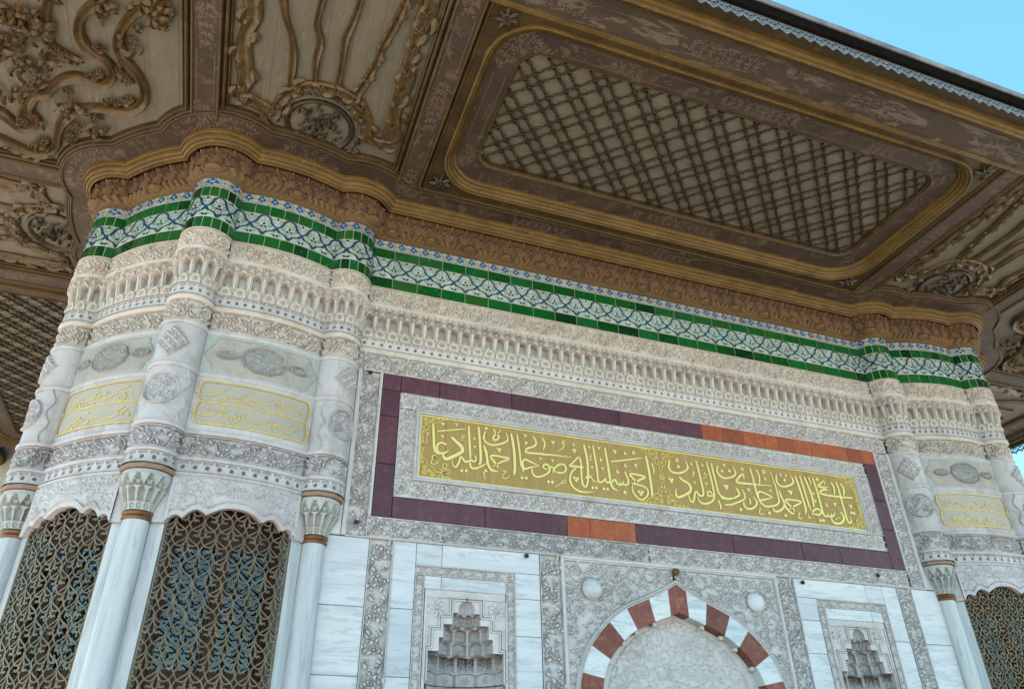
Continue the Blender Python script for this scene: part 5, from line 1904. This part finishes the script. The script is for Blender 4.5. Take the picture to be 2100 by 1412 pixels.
# ---- stencilled arabesques on the brown boards
def stencil(parent, patches, z=ZS, name='stencilled_arabesque', mat='stencil'):
    """patches: (cx, cy, length, width, angle)"""
    for q, (cx, cy, L, w, ang, seed) in enumerate(patches):
        mb = MB()
        r_ = random.Random(seed)
        ca, sa = math.cos(ang), math.sin(ang)
        T = lambda P: np.array([(cx + a * ca - b * sa, cy + a * sa + b * ca) for a, b in P])
        fm = lambda u, v, d: np.stack([u, v, z - d + 0 * u], -1)
        n = max(int(L / .085), 2)
        for i in range(n):
            a = -L / 2 + (i + .5) * L / n
            k = 1 - abs(a) / (L * .5) * .35
            for s in (-1, 1):
                sp = spiral((a, s * w * .23 * k), w * .20 * k, r_.uniform(0, 6), 1.1, s, 11)
                ribbon(mb, T(sp), .0075 * np.linspace(1.2, .7, 11), fm, 0, .0015, 0, False)
                sp = spiral((a + L / n * .45, s * w * .38 * k), w * .10, r_.uniform(0, 6), 1.0, -s, 9)
                ribbon(mb, T(sp), .007, fm, 0, .0015, 0, False)
                blob(mb, T([(a, s * w * .23 * k)])[0], .008, fm, 0, .0015, 0, 6)
            ribbon(mb, T([(a - L / n * .4, 0), (a, .012 * r_.uniform(-1, 1)), (a + L / n * .4, 0)]), .009, fm, 0, .0013, 0, False)
            for c in range(2):
                blob(mb, T([(a + r_.uniform(-.3, .3) * L / n, r_.uniform(-.4, .4) * w)])[0], .010, fm, 0, .0014, 0, 5, ell=.6)
        mb.build(name, mat, parent)
def pin_lines(parent, rects, z=ZS):
    fm = lambda u, v, d: np.stack([u, v, z - d + 0 * u], -1)
    for a, b in rects:
        mb = MB(); ribbon(mb, [a, b], .006, fm, 0, .0012, 0, False)
        mb.build('painted_line', 'stencil', parent)
stencil(RIB0, [(0, -1.62, .62, .17, math.pi / 2, 1), (0, -.60, .34, .17, math.pi / 2, 2), (0, -2.78, .30, .17, math.pi / 2, 3)], ZS + .001)
stencil(RIB1, [(-2.045, -1.95, .75, .17, math.pi / 2, 4), (-2.045, -.80, .26, .17, math.pi / 2, 5)], ZS + .001)
pin_lines(RIB0, [((s * .075, a), (s * .075, b)) for s in (-1, 1) for a, b in ((-.80, -1.28), (-1.96, -2.60))], ZS + .001)
pin_lines(RIB1, [((-2.045 + s * .075, a), (-2.045 + s * .075, b)) for s in (-1, 1) for a, b in ((-.95, -1.55),)], ZS + .001)

# ---- lattice field: rounded frame
def rrect(e, n=9, x0=.275, x1=5.725, y0=-2.735, y1=-.632, r=.44):
    x0, x1, y0, y1 = x0 + e, x1 - e, y0 + e, y1 - e; r = max(r - e * .75, .05)
    P = []
    for cx, cy, a in ((x1 - r, y1 - r, 0), (x0 + r, y1 - r, 90), (x0 + r, y0 + r, 180), (x1 - r, y0 + r, 270)):
        for t in np.linspace(0, 90, n): P.append((cx + r * math.cos(R(a + t)), cy + r * math.sin(R(a + t))))
    return np.array(P)
def rr_sweep(name, prof, mat, parent):
    mb = MB()
    mb.grid(np.stack([np.concatenate([rrect(e), np.full((36, 1), z)], 1) for e, z in prof], 1), cu=True)
    return shade(mb.build(name, mat, parent))
rr_sweep('frame_moulding', [(-.022, 3.470), (-.020, 3.440), (-.008, 3.434), (.002, 3.440), (.003, 3.458), (.009, 3.458), (.010, 3.446), (.022, 3.452), (.032, 3.470), (.034, 3.486), (.041, 3.486), (.042, 3.474), (.052, 3.484), (.058, 3.504), (.060, 3.520), (.067, 3.520), (.068, 3.508), (.078, 3.516), (.084, 3.536), (.086, 3.556)], 'ochre', LBOARD)
rr_sweep('frame_band', [(.078, 3.550), (.302, 3.550), (.304, 3.57)], 'brown', LBOARD)
rr_sweep('inner_moulding', [(.298, 3.556), (.300, 3.542), (.310, 3.540), (.318, 3.548), (.326, 3.566), (.338, 3.570), (.346, 3.604)], 'ochre_dark', LBOARD)
stencil(LBOARD, [(3.0, -2.54, .9, .18, 0, 11), (1.55, -2.54, .35, .16, 0, 12), (4.5, -2.54, .35, .16, 0, 13), (3.15, -.815, .9, .18, 0, 14), (.47, -2.40, .45, .17, 1.9, 15), (.62, -2.52, .45, .17, .5, 16), (.50, -.98, .45, .16, 2.2, 17), (5.5, -2.45, .4, .16, -.8, 18), (5.48, -.95, .4, .16, .8, 19)], 3.5495)
pin_lines(LBOARD, [((a, y), (b, y)) for y in (-2.605, -2.475) for a, b in ((.95, 2.45), (3.55, 5.0))] + [((x, -2.1), (x, -1.25)) for x in (.415, .535)], 3.5495)
_rr = rrect(-.012)
beads(LBOARD, np.concatenate([np.concatenate([_rr, _rr[:1]]), np.full((37, 1), 3.434)], 1), .0085, .028)
_rr = rrect(.309)
beads(LBOARD, np.concatenate([np.concatenate([_rr, _rr[:1]]), np.full((37, 1), 3.540)], 1), .0075, .026)
# plate with the rounded hole and a flower in each corner
mb = MB()
P_ = rrect(-.006); q_ = []
for p in P_:
    dx, dy = p[0] - 3.0, p[1] + 1.683
    s = min(2.83 / max(abs(dx), 1e-6), 1.20 / max(abs(dy), 1e-6))
    q_.append((3.0 + dx * s, -1.683 + dy * s))
mb.grid(np.stack([np.concatenate([P_, np.full((36, 1), 3.468)], 1), np.concatenate([np.array(q_), np.full((36, 1), 3.468)], 1)], 1), cu=True)
mb.build('corner_plate', 'ochre_dark', LBOARD)

def flower(mb, c, r, z, n=6, mat=0, up=.02):
    for k in range(n):
        a = k * 2 * math.pi / n
        u, v = math.cos(a), math.sin(a)
        p = np.array([(c[0] + u * r * t - v * r * w, c[1] + v * r * t + u * r * w, z - up * h) for t, w, h in ((.12, 0, .8), (.55, -.30, .7), (1.0, 0, .25), (.55, .30, .7), (.6, 0, 1.0))])
        mb.add(p, [(0, 1, 4), (1, 2, 4), (2, 3, 4), (3, 0, 4)], mat)
    a = np.arange(6) * math.pi / 3
    p = np.concatenate([np.stack([c[0] + r * .24 * np.cos(a), c[1] + r * .24 * np.sin(a), np.full(6, z - up * .7)], -1), [(c[0], c[1], z - up * 1.5)]])
    mb.add(p, [(i, (i + 1) % 6, 6) for i in range(6)], mat)
def leaf3(mb, p, ang, L, w, z, lift=.02, bend=.5, mat=0):
    """curled leaf: five cross lines, creased along the middle"""
    rows = []; a = ang; q = np.array(p, float)
    prof = (.25, .85, 1.0, .6, .08)
    for k in range(5):
        u, v = math.cos(a), math.sin(a)
        ww = w * prof[k]; hh = lift * math.sin((k + .6) / 5 * math.pi)
        rows.append([(q[0] - v * ww, q[1] + u * ww, z - hh * .5), (q[0], q[1], z - hh - .008), (q[0] + v * ww, q[1] - u * ww, z - hh * .5)])
        q = q + np.array((u, v)) * L / 4; a += bend / 4
    mb.grid(np.array(rows), mat)
for cx, cy in ((.315, -2.715), (.315, -.655), (5.685, -2.715), (5.685, -.655)):
    mb = MB(); flower(mb, (cx, cy), .075, 3.462, 7, up=.04)
    for k in range(7): leaf3(mb, (cx, cy), k * .9, .13, .022, 3.464, .03, .6)
    mb.build('corner_flower', 'vine', LBOARD)

# ---- lattice of twisted vines
def vine_tube(mb, pts, r, z, seed=0, nseg=6, wob=.35, knob=.085, leaves=True):
    r_ = random.Random(seed)
    p = np.asarray(pts, float); n = len(p)
    t = np.gradient(p, axis=0); t /= np.linalg.norm(t, axis=1)[:, None]
    s = np.concatenate([[0], np.cumsum(np.hypot(*np.diff(p, axis=0).T))])
    nr = np.stack([-t[:, 1], t[:, 0]], -1)
    off = .35 * r * np.sin(s / knob * math.pi)
    rad = r * (1 + wob * np.cos(s / knob * 2 * math.pi))
    a = np.arange(nseg) * 2 * math.pi / nseg
    P = np.zeros((n, nseg, 3))
    P[..., :2] = (p + nr * off[:, None])[:, None] + nr[:, None] * (rad[:, None] * np.cos(a))[..., None]
    P[..., 2] = z - .012 - rad[:, None] * .85 * np.sin(a)
    mb.grid(P, cv=True)
    if leaves:
        k = knob * .5
        while k < s[-1]:
            c = np.array((np.interp(k, s, p[:, 0]), np.interp(k, s, p[:, 1])))
            d = np.array((np.interp(k, s, t[:, 0]), np.interp(k, s, t[:, 1])))
            an = math.atan2(d[1], d[0])
            sg = 1 if int(k / knob) % 2 else -1
            leaf3(mb, c, an + sg * .6, r * 1.9, r * .6, z - .012, .014, -sg * 1.0)
            k += knob
LX0, LX1, LY0, LY1 = .622, 5.378, -2.388, -.982
def clip_line(kind, c):
    """line x+y=c (kind s) or x-y=c (kind t) inside the lattice field"""
    P = []
    for x in (LX0, LX1):
        y = c - x if kind == 's' else x - c
        if LY0 <= y <= LY1: P.append((x, y))
    for y in (LY0, LY1):
        x = c - y if kind == 's' else c + y
        if LX0 < x < LX1: P.append((x, y))
    return P if len(P) >= 2 and math.dist(P[0], P[1]) > .06 else None
svals = [c + e for c in np.arange(-1.39 - .43 * 2, 5, .43) for e in (0, .158)]
tvals = [c + e for c in np.arange(2.41 - .413 * 4, 8.2, .413) for e in (0, .15)]
for kind, vals, z in (('s', svals, 3.598), ('t', tvals, 3.590)):
    for i, c in enumerate(vals):
        seg = clip_line(kind, c)
        if not seg: continue
        a, b = np.array(seg[0]), np.array(seg[1])
        n = max(int(np.linalg.norm(b - a) / .018), 4)
        mb = MB()
        vine_tube(mb, a + (b - a) * np.linspace(0, 1, n)[:, None], .0115 if kind == 's' else .0145, z, i, 6, .34, .105 if kind == 's' else .101)
        shade(mb.build('lattice_rod', 'vine', LBOARD), 70)
mb = MB()
for c in svals:
    for d in tvals:
        x, y = (c + d) / 2, (c - d) / 2
        if LX0 < x < LX1 and LY0 < y < LY1:
            a = np.arange(7) * 2 * math.pi / 7
            P = np.stack([np.stack([x + r * np.cos(a), y + r * np.sin(a), np.full(7, z)], -1) for r, z in ((.026, 3.578), (.024, 3.558), (.015, 3.553), (.012, 3.564), (.003, 3.560))], 0)
            mb.grid(P, cv=True)
shade(mb.build('lattice_rosette', 'vine', LBOARD, kind='stuff'))

# ---- fan field: wavy ribs radiating from a shell
FANR = [(0.12, [(-1.72, -2.321), (-1.701, -2.147), (-1.681, -1.964), (-1.737, -1.77), (-1.735, -1.534), (-1.711, -1.322), (-1.743, -1.047)]),
        (0.048, [(-1.5, -2.356), (-1.468, -2.23), (-1.427, -2.055), (-1.36, -1.879), (-1.322, -1.682), (-1.316, -1.347)]),
        (0.048, [(-1.167, -2.475), (-1.16, -2.341), (-1.174, -2.096), (-1.12, -1.913), (-1.129, -1.697), (-1.101, -1.394)]),
        (0.048, [(-0.871, -2.582), (-0.866, -2.447), (-0.88, -2.251), (-0.917, -2.037), (-0.908, -1.776), (-0.902, -1.406)]),
        (0.062, [(-0.501, -2.715), (-0.508, -2.575), (-0.547, -2.296), (-0.6, -2.047), (-0.628, -1.821), (-0.729, -1.408)]),
        (0.12, [(-0.315, -2.782), (-0.307, -2.6), (-0.338, -2.346), (-0.347, -2.085), (-0.327, -1.816), (-0.335, -1.456), (-0.311, -0.975)]),
        (0.11, [(-1.743, -1.047), (-1.62, -1.048), (-1.506, -1.008), (-1.425, -0.956), (-1.374, -1.178), (-1.229, -1.349), (-1.061, -1.426), (-0.862, -1.438), (-0.689, -1.361), (-0.579, -1.148), (-0.503, -0.955), (-0.294, -0.947)])]
def carved_rib(name, pts, w, z, parent, seed=0, mat='scroll', thick=.030, leaf=True, nodes=True):
    q = crom(pts, 9)
    n = len(q)
    t = np.gradient(q, axis=0); t /= np.maximum(np.linalg.norm(t, axis=1), 1e-9)[:, None]
    nr = np.stack([-t[:, 1], t[:, 0]], -1)
    s = np.concatenate([[0], np.cumsum(np.hypot(*np.diff(q, axis=0).T))])
    ww = w * (1 + .16 * np.sin(s / .11 + seed))
    mb = MB()
    prof = [(-.5, 0), (-.5, .55), (-.34, .95), (-.12, .6), (0, .5), (.12, .6), (.34, .95), (.5, .55), (.5, 0)]
    rows = [np.concatenate([q + nr * (ww * e)[:, None], np.full((n, 1), z - thick * h)], 1) for e, h in prof]
    mb.grid(np.stack(rows, 1))
    r_ = random.Random(seed)
    if leaf:
        k = .05
        while k < s[-1]:
            c = np.array((np.interp(k, s, q[:, 0]), np.interp(k, s, q[:, 1]))); d = (np.interp(k, s, t[:, 0]), np.interp(k, s, t[:, 1]))
            an = math.atan2(d[1], d[0]); sg = r_.choice((-1, 1))
            m = np.array((-d[1], d[0])) * sg * w * .42
            leaf3(mb, c + m, an + sg * r_.uniform(.2, .9), w * r_.uniform(.9, 1.5), w * .30, z - thick * .6, .030, -sg * 1.6)
            leaf3(mb, c - m, an + math.pi - sg * .4, w * .9, w * .25, z - thick * .6, .025, sg * 1.4)
            if r_.random() < .35: flower(mb, c, w * .45, z - thick * .8, 5, up=.02)
            k += w * r_.uniform(1.2, 1.9)
    return shade(mb.build(name, mat, parent), 60)
for i, (w, pts) in enumerate(FANR):
    carved_rib('fan_rib', pts, w * (1.35 if w < .06 else 1.15), 3.52, FAN, i, leaf=w > .055, thick=.040)
FANO = [(-0.996, -0.954), (0.305, 0.294)]
mb = MB()
cen = np.array(FANO[0])
a = np.linspace(0, 2 * math.pi, 29)[:-1]
ax_, by_ = FANO[1]
rows = [np.stack([cen[0] + ax_ * r * np.cos(a), cen[1] + by_ * r * np.sin(a), np.full(28, 3.52 - h)], -1) for r, h in ((1.12, .0), (1.10, .022), (1.02, .030), (.95, .012), (.92, .004))]
mb.grid(np.stack(rows, 0), cv=True)
r_ = random.Random(3)
for k in range(46):
    a_, rr = r_.uniform(0, 6.28), math.sqrt(r_.random()) * .8
    leaf3(mb, (cen[0] + ax_ * rr * math.cos(a_), cen[1] + by_ * rr * math.sin(a_)), r_.uniform(0, 6.28), .075, .018, 3.515, .04, r_.uniform(-1.5, 1.5))
for k in range(5): flower(mb, (cen[0] + ax_ * .6 * math.cos(k * 1.3), cen[1] + by_ * .6 * math.sin(k * 1.3)), .04, 3.50, 6)
for k in range(30):
    a_ = r_.uniform(0, 6.28)
    c = (cen[0] + ax_ * 1.25 * math.cos(a_), cen[1] + by_ * 1.3 * math.sin(a_))
    leaf3(mb, c, a_ + r_.uniform(-1.4, 1.4), .10, .024, 3.512, .035, r_.uniform(-1.8, 1.8))
mb.build('shell_cartouche', 'vine', FAN)

# ---- corner field: great scrolls
SCRO = [(0.085, [(-2.444, -1.849), (-2.559, -1.761), (-2.667, -1.61), (-2.739, -1.453), (-2.762, -1.308), (-2.731, -1.178), (-2.658, -1.077), (-2.596, -0.968), (-2.574, -0.84), (-2.608, -0.688), (-2.713, -0.568), (-2.857, -0.517), (-2.999, -0.497), (-3.115, -0.446), (-3.237, -0.34), (-3.339, -0.177), (-3.385, -0.03), (-3.418, 0.116), (-3.476, 0.229), (-3.592, 0.34), (-3.734, 0.32), (-3.932, 0.231), (-4.206, 0.218)]),
        (0.085, [(-2.845, -1.705), (-2.976, -1.596), (-3.051, -1.456), (-3.067, -1.302), (-3.027, -1.196), (-2.956, -1.134), (-2.882, -1.088), (-2.835, -1.014), (-2.842, -0.918), (-2.917, -0.815), (-2.999, -0.805), (-3.131, -0.815), (-3.243, -0.756), (-3.35, -0.641), (-3.419, -0.519), (-3.521, -0.463), (-3.593, -0.337), (-3.609, -0.229), (-3.564, -0.161), (-3.61, -0.037), (-3.716, 0.022), (-3.868, -0.136), (-4.062, -0.17)]),
        (0.08, [(-3.215, -1.695), (-3.265, -1.585), (-3.308, -1.445), (-3.332, -1.307)]),
        (0.08, [(-3.359, -1.247), (-3.313, -1.128), (-3.234, -1.052), (-3.143, -1.004), (-3.243, -0.974), (-3.361, -0.953)]),
        (0.09, [(-3.749, -1.35), (-3.655, -1.352), (-3.563, -1.337), (-3.531, -1.235), (-3.567, -1.089), (-3.644, -0.993), (-3.729, -0.927), (-3.831, -0.908)]),
        (0.085, [(-2.389, -2.081), (-2.49, -1.955), (-2.518, -1.853), (-2.446, -1.785), (-2.384, -1.776)])]
for i, (w, pts) in enumerate(SCRO):
    carved_rib('scroll', pts, w * 1.08, 3.52, CORNER, 20 + i, leaf=False, thick=.070)
    q = crom(pts, 6); r_ = random.Random(50 + i)
    mb = MB()
    t = np.gradient(q, axis=0)
    for k in range(3, len(q) - 2, 3):
        an = math.atan2(t[k][1], t[k][0])
        cr = np.cross(np.append(t[k], 0), np.append(t[min(k + 3, len(q) - 1)], 0))[2]
        sg = 1 if cr > 0 else -1
        if r_.random() < .42:
            m = np.array((-math.sin(an), math.cos(an))) * sg
            c = q[k] + m * w * .7
            for j in range(2): leaf3(mb, c, an + sg * (.3 + .8 * j) + r_.uniform(-.3, .3), w * r_.uniform(.9, 1.3), w * .26, 3.50, .040, sg * 1.8)
            if r_.random() < .7:
                flower(mb, c + m * w * .5, w * .5, 3.49, 5, up=.04); flower(mb, c + m * w * 1.0 + np.array((math.cos(an), math.sin(an))) * w * .6, w * .42, 3.49, 5, up=.035)
        elif r_.random() < .3:
            leaf3(mb, q[k] - np.array((-math.sin(an), math.cos(an))) * sg * w * .4, an - sg * .5, w * 1.6, w * .30, 3.49, .05, sg * 1.0)
    for e in (0, -1):
        for j in range(6): leaf3(mb, q[e], r_.uniform(0, 6.28), w * 1.5, w * .34, 3.485, .06, r_.uniform(-1.5, 1.5))
    mb.build('scroll_foliage', 'scroll', CORNER)
CLUMP = [(-3.463, -0.771, 0.13, 16), (-3.569, -0.751, 0.12, 12), (-3.65, -0.956, 0.13, 14), (-3.511, -1.209, 0.12, 14), (-3.579, -1.379, 0.12, 14), (-3.251, -0.459, 0.12, 14), (-3.084, -0.181, 0.13, 14), (-2.847, -1.673, 0.1, 8), (-2.446, -1.785, 0.16, 18), (-2.67, -1.324, 0.09, 8), (-3.777, -0.43, 0.14, 16), (-3.575, 0.218, 0.09, 8), (-3.439, -1.366, 0.12, 10)]
r_ = random.Random(9)
for (cx, cy, rad, n) in CLUMP:
    mb = MB()
    for j in range(int(n * .7)):
        a_ = r_.uniform(0, 6.28); rr = rad * .8 * math.sqrt(r_.random())
        leaf3(mb, (cx + rr * math.cos(a_), cy + rr * math.sin(a_)), r_.uniform(0, 6.28), r_.uniform(.08, .14), .026, 3.50 - r_.random() * .05, .05, r_.uniform(-1.8, 1.8))
    mb.build('leaf_clump', 'scroll', CORNER)

# ---- outer band and eave edge
def eave_path(off):
    """outer line of the eaves, off metres out from the front wall plane"""
    return [(-2.65 - off, 9.6), (-2.65 - off, -off), (8.65 + off, -off), (8.65 + off, 9.6)]
def eave_sweep(name, prof, mat, parent=None, smooth=True):
    mb = MB()
    mb.grid(np.stack([np.concatenate([np.array(eave_path(e)), np.full((4, 1), z)], 1) for e, z in prof], 1))
    o = mb.build(name, mat, parent)
    return shade(o) if smooth else o
OB = eave_sweep('outer_band', [(2.868, ZS + .04), (2.870, ZS - .0012), (3.168, ZS - .0012)], 'brown_x')
eave_sweep('band_moulding', [(2.800, ZS + .07), (2.803, ZS + .02), (2.815, ZS + .014), (2.826, ZS - .004), (2.838, ZS - .010), (2.850, ZS - .004), (2.856, ZS - .014), (2.868, ZS - .016), (2.876, ZS - .008), (2.878, ZS + .01)], 'ochre', OB)
eave_sweep('eave_cove', [(3.160, ZS + .01), (3.162, ZS - .014), (3.174, ZS - .020), (3.186, ZS - .012), (3.192, ZS - .030), (3.220, ZS - .045), (3.246, ZS - .080), (3.256, ZS - .112)], 'ochre_dark', OB)
eave_sweep('eave_fillet', [(3.254, 3.340), (3.270, 3.334), (3.284, 3.344), (3.290, 3.362), (3.300, 3.366), (3.318, 3.380), (3.330, 3.408), (3.334, 3.420)], 'ochre', OB)
eave_sweep('eave_board', [(3.332, 3.418), (3.430, 3.405), (3.436, 3.384), (3.462, 3.384), (3.470, 3.352), (3.500, 3.350)], 'ochre_dark', OB)
eave_sweep('gutter_board', [(3.490, 3.352), (3.548, 3.356), (3.552, 3.366), (3.552, 3.490), (3.50, 3.50)], 'shade_board', OB)
eave_sweep('lead_edge', [(3.548, 3.478), (3.566, 3.474), (3.572, 3.486), (3.570, 3.530), (3.550, 3.545), (3.30, 3.585)], 'lead', OB)
for e_, z_ in ((2.872, ZS - .012), (3.174, ZS - .018)):
    beads(OB, [(-2.65 - e_, 3.0, z_), (-2.65 - e_, -e_, z_), (8.65 + e_, -e_, z_), (8.65 + e_, 3.0, z_)], .009, .029)
_o = outline(.469, 'all')[1:-1]
beads(SOFF, np.concatenate([_o, np.full((len(_o), 1), ZS - .016)], 1), .0085, .028)
_o = outline(.062, 'all')[1:-1]
beads(SOFF, np.concatenate([_o, np.full((len(_o), 1), 3.026)], 1), .009, .034, mat='stucco')
stencil(OB, [(.55 + i * 1.72, -3.02, .75, .22, 0, 30 + i) for i in range(-3, 7)], ZS - .0016)
# roof: boards above the soffit and a low leaded hip roof
mb = MB()
e0 = [(-6.15, -3.5), (12.15, -3.5), (12.15, 13.1), (-6.15, 13.1)]
mb.add([(x, y, 3.66) for x, y in e0], [(0, 1, 2, 3)])
mb.add([(x, y, 3.58) for x, y in e0] + [(-2.0, 0.6, 4.9), (8.0, .6, 4.9), (8.0, 9.0, 4.9), (-2.0, 9.0, 4.9), (3, 4.8, 6.4)], [(0, 1, 5, 4), (1, 2, 6, 5), (2, 3, 7, 6), (3, 0, 4, 7), (4, 5, 8), (5, 6, 8), (6, 7, 8), (7, 4, 8)])
mb.build('leaded_roof', 'lead')
# pierced zinc lace hanging from the edge
def lace_unit():
    mb = MB()
    fm = lambda u, v, d: np.stack([u, -3.512 - d + 0 * u, v], -1)
    p = .118
    for s in (-1, 1):
        ribbon(mb, crom([(0, 3.352), (s * .018, 3.328), (s * .046, 3.310), (s * .052, 3.286), (s * .028, 3.268), (0, 3.276)], 3), .015, fm, 0, .003)
        ribbon(mb, crom([(s * .059, 3.352), (s * .040, 3.336), (s * .012, 3.318), (0, 3.296)], 3), .013, fm, 0, .003)
        ribbon(mb, crom([(s * .059, 3.292), (s * .040, 3.262), (s * .016, 3.246), (0, 3.226)], 3), .016, fm, 0, .003)
        ribbon(mb, [(0, 3.352), (s * .059, 3.352)], .016, fm, 0, .003)
        ribbon(mb, [(0, 3.276), (s * .059, 3.286)], .012, fm, 0, .003)
    blob(mb, (0, 3.240), .014, fm, 0, .003, 0, 8)
    return mb.mesh('lace_piece', ['zinc'])
LU = lace_unit()
for i in range(6, 118):
    link('lace_piece', LU, OB, Matrix.Translation((-2.0 + i * .118, 0, 0)))
def side_lace(xo, sgn):
    mb = MB()
    V = np.empty(len(LU.vertices) * 3); LU.vertices.foreach_get('co', V); V = V.reshape(-1, 3)
    F = [list(p.vertices) for p in LU.polygons]
    for i in range(100):
        mb.add(np.stack([xo + sgn * (-(V[:, 1] + 3.512)), -3.4 + i * .118 + V[:, 0], V[:, 2]], -1), F)
    mb.build('lace_strip', 'zinc', OB, kind='stuff')
side_lace(-2.65 - 3.512, -1); side_lace(8.65 + 3.512, 1)

# ---- the same fields on the other sides of the building
copy_tree(FAN, MIRX); copy_tree(CORNER, MIRX)
for o in (RIB0, RIB1): copy_tree(o, MIRX)
for o in (LBOARD, FAN, RIB0, RIB1): copy_tree(o, DIAG)
for o in (LBOARD, FAN, RIB0, RIB1): copy_tree(o, MIRX @ DIAG)
stencil(SOFF, [(3.1, -.36, .9, .17, 0, 60), (.05, -.40, .40, .2, .3, 61), (5.95, -.40, .40, .2, -.3, 62), (1.6, -.36, .6, .15, 0, 63)], ZS - .0006)
mb = None
def ring_stencil(k, right, span, seed):
    """arabesques on the lobed brown band round a corner bay"""
    r_ = random.Random(seed)
    for kind, kk, rt, fm, ua, ub, r0 in seg_list(.36, False):
        if rt != right or (kind, kk) not in span: continue
        mb = MB()
        g2 = lambda u, v, d: fm(u, ZS - .0006 - d + 0 * u, v)
        L = ub - ua
        a_, b_ = (ua + L * .12, ub - L * .12) if kind == 'col' else (ua + L * .25, ub - L * .25)
        sc = r0 / (r0 + .36)
        n = max(int((b_ - a_) / sc / .09), 2)
        for i in range(n):
            u = a_ + (i + .5) * (b_ - a_) / n
            for s in (-1, 1):
                sp = spiral((0, 0), .04, r_.uniform(0, 6), 1.1, s, 11)
                ribbon(mb, np.stack([u + sp[:, 0] * sc, .36 + s * .045 + sp[:, 1]], -1), .0075 * np.linspace(1.2, .7, 11) * (sc + 1) / 2, g2, 0, .0012, 0, False)
        mb.build('stencilled_arabesque', 'stencil', SOFF)
ring_stencil(0, False, (('col', 1), ('bay', 1), ('bay', 0), ('col', 2)), 5)
ring_stencil(0, True, (('col', 1), ('bay', 0), ('col', 0)), 6)

# ================================================================== neighbouring stone wall, beyond the left corner
WN = Vector((-.62, -.78, 0)).normalized()
WT = Vector((-WN.y, WN.x, 0))
WO = Vector((-11.3, 14.0, 0))
mb = MB()
def wpt(a, d, z): return WO + WT * a + WN * d + Vector((0, 0, z))
def wbox(mb, a0, a1, z0, z1, d0, d1, ch=.03):
    v = [wpt(a0, d0, z0), wpt(a1, d0, z0), wpt(a1, d0, z1), wpt(a0, d0, z1), wpt(a0 + ch, d1, z0 + ch), wpt(a1 - ch, d1, z0 + ch), wpt(a1 - ch, d1, z1 - ch), wpt(a0 + ch, d1, z1 - ch)]
    mb.add([tuple(p - WO) for p in v], [(3, 2, 1, 0), (4, 5, 6, 7), (0, 1, 5, 4), (1, 2, 6, 5), (2, 3, 7, 6), (3, 0, 4, 7)])
wbox(mb, -8, 8, 0, 9, -.8, 0, 0)
wall = plain_object('stone_wall', mb, ['mortar'], WO)
tag(wall, 'sunlit wall of pale squared rubble behind the fountain house', 'wall')
r_ = random.Random(12)
z = 2.2
while z < 8.6:
    hgt = r_.uniform(.17, .27)
    a = -3.2 + r_.uniform(0, .3)
    while a < 3.0:
        L = r_.uniform(.24, .52)
        mb = MB(); wbox(mb, a + .012, a + L - .012, z + .01, z + hgt - .01, -.02, r_.uniform(.02, .05), .022)
        o = bpy.data.objects.new('stone', mb.mesh('stone', ['rubble_b' if (z > 6.3 and r_.random() < .7) or r_.random() < .15 else 'rubble_a']))
        COL.objects.link(o); o.parent = wall
        a += L
    z += hgt
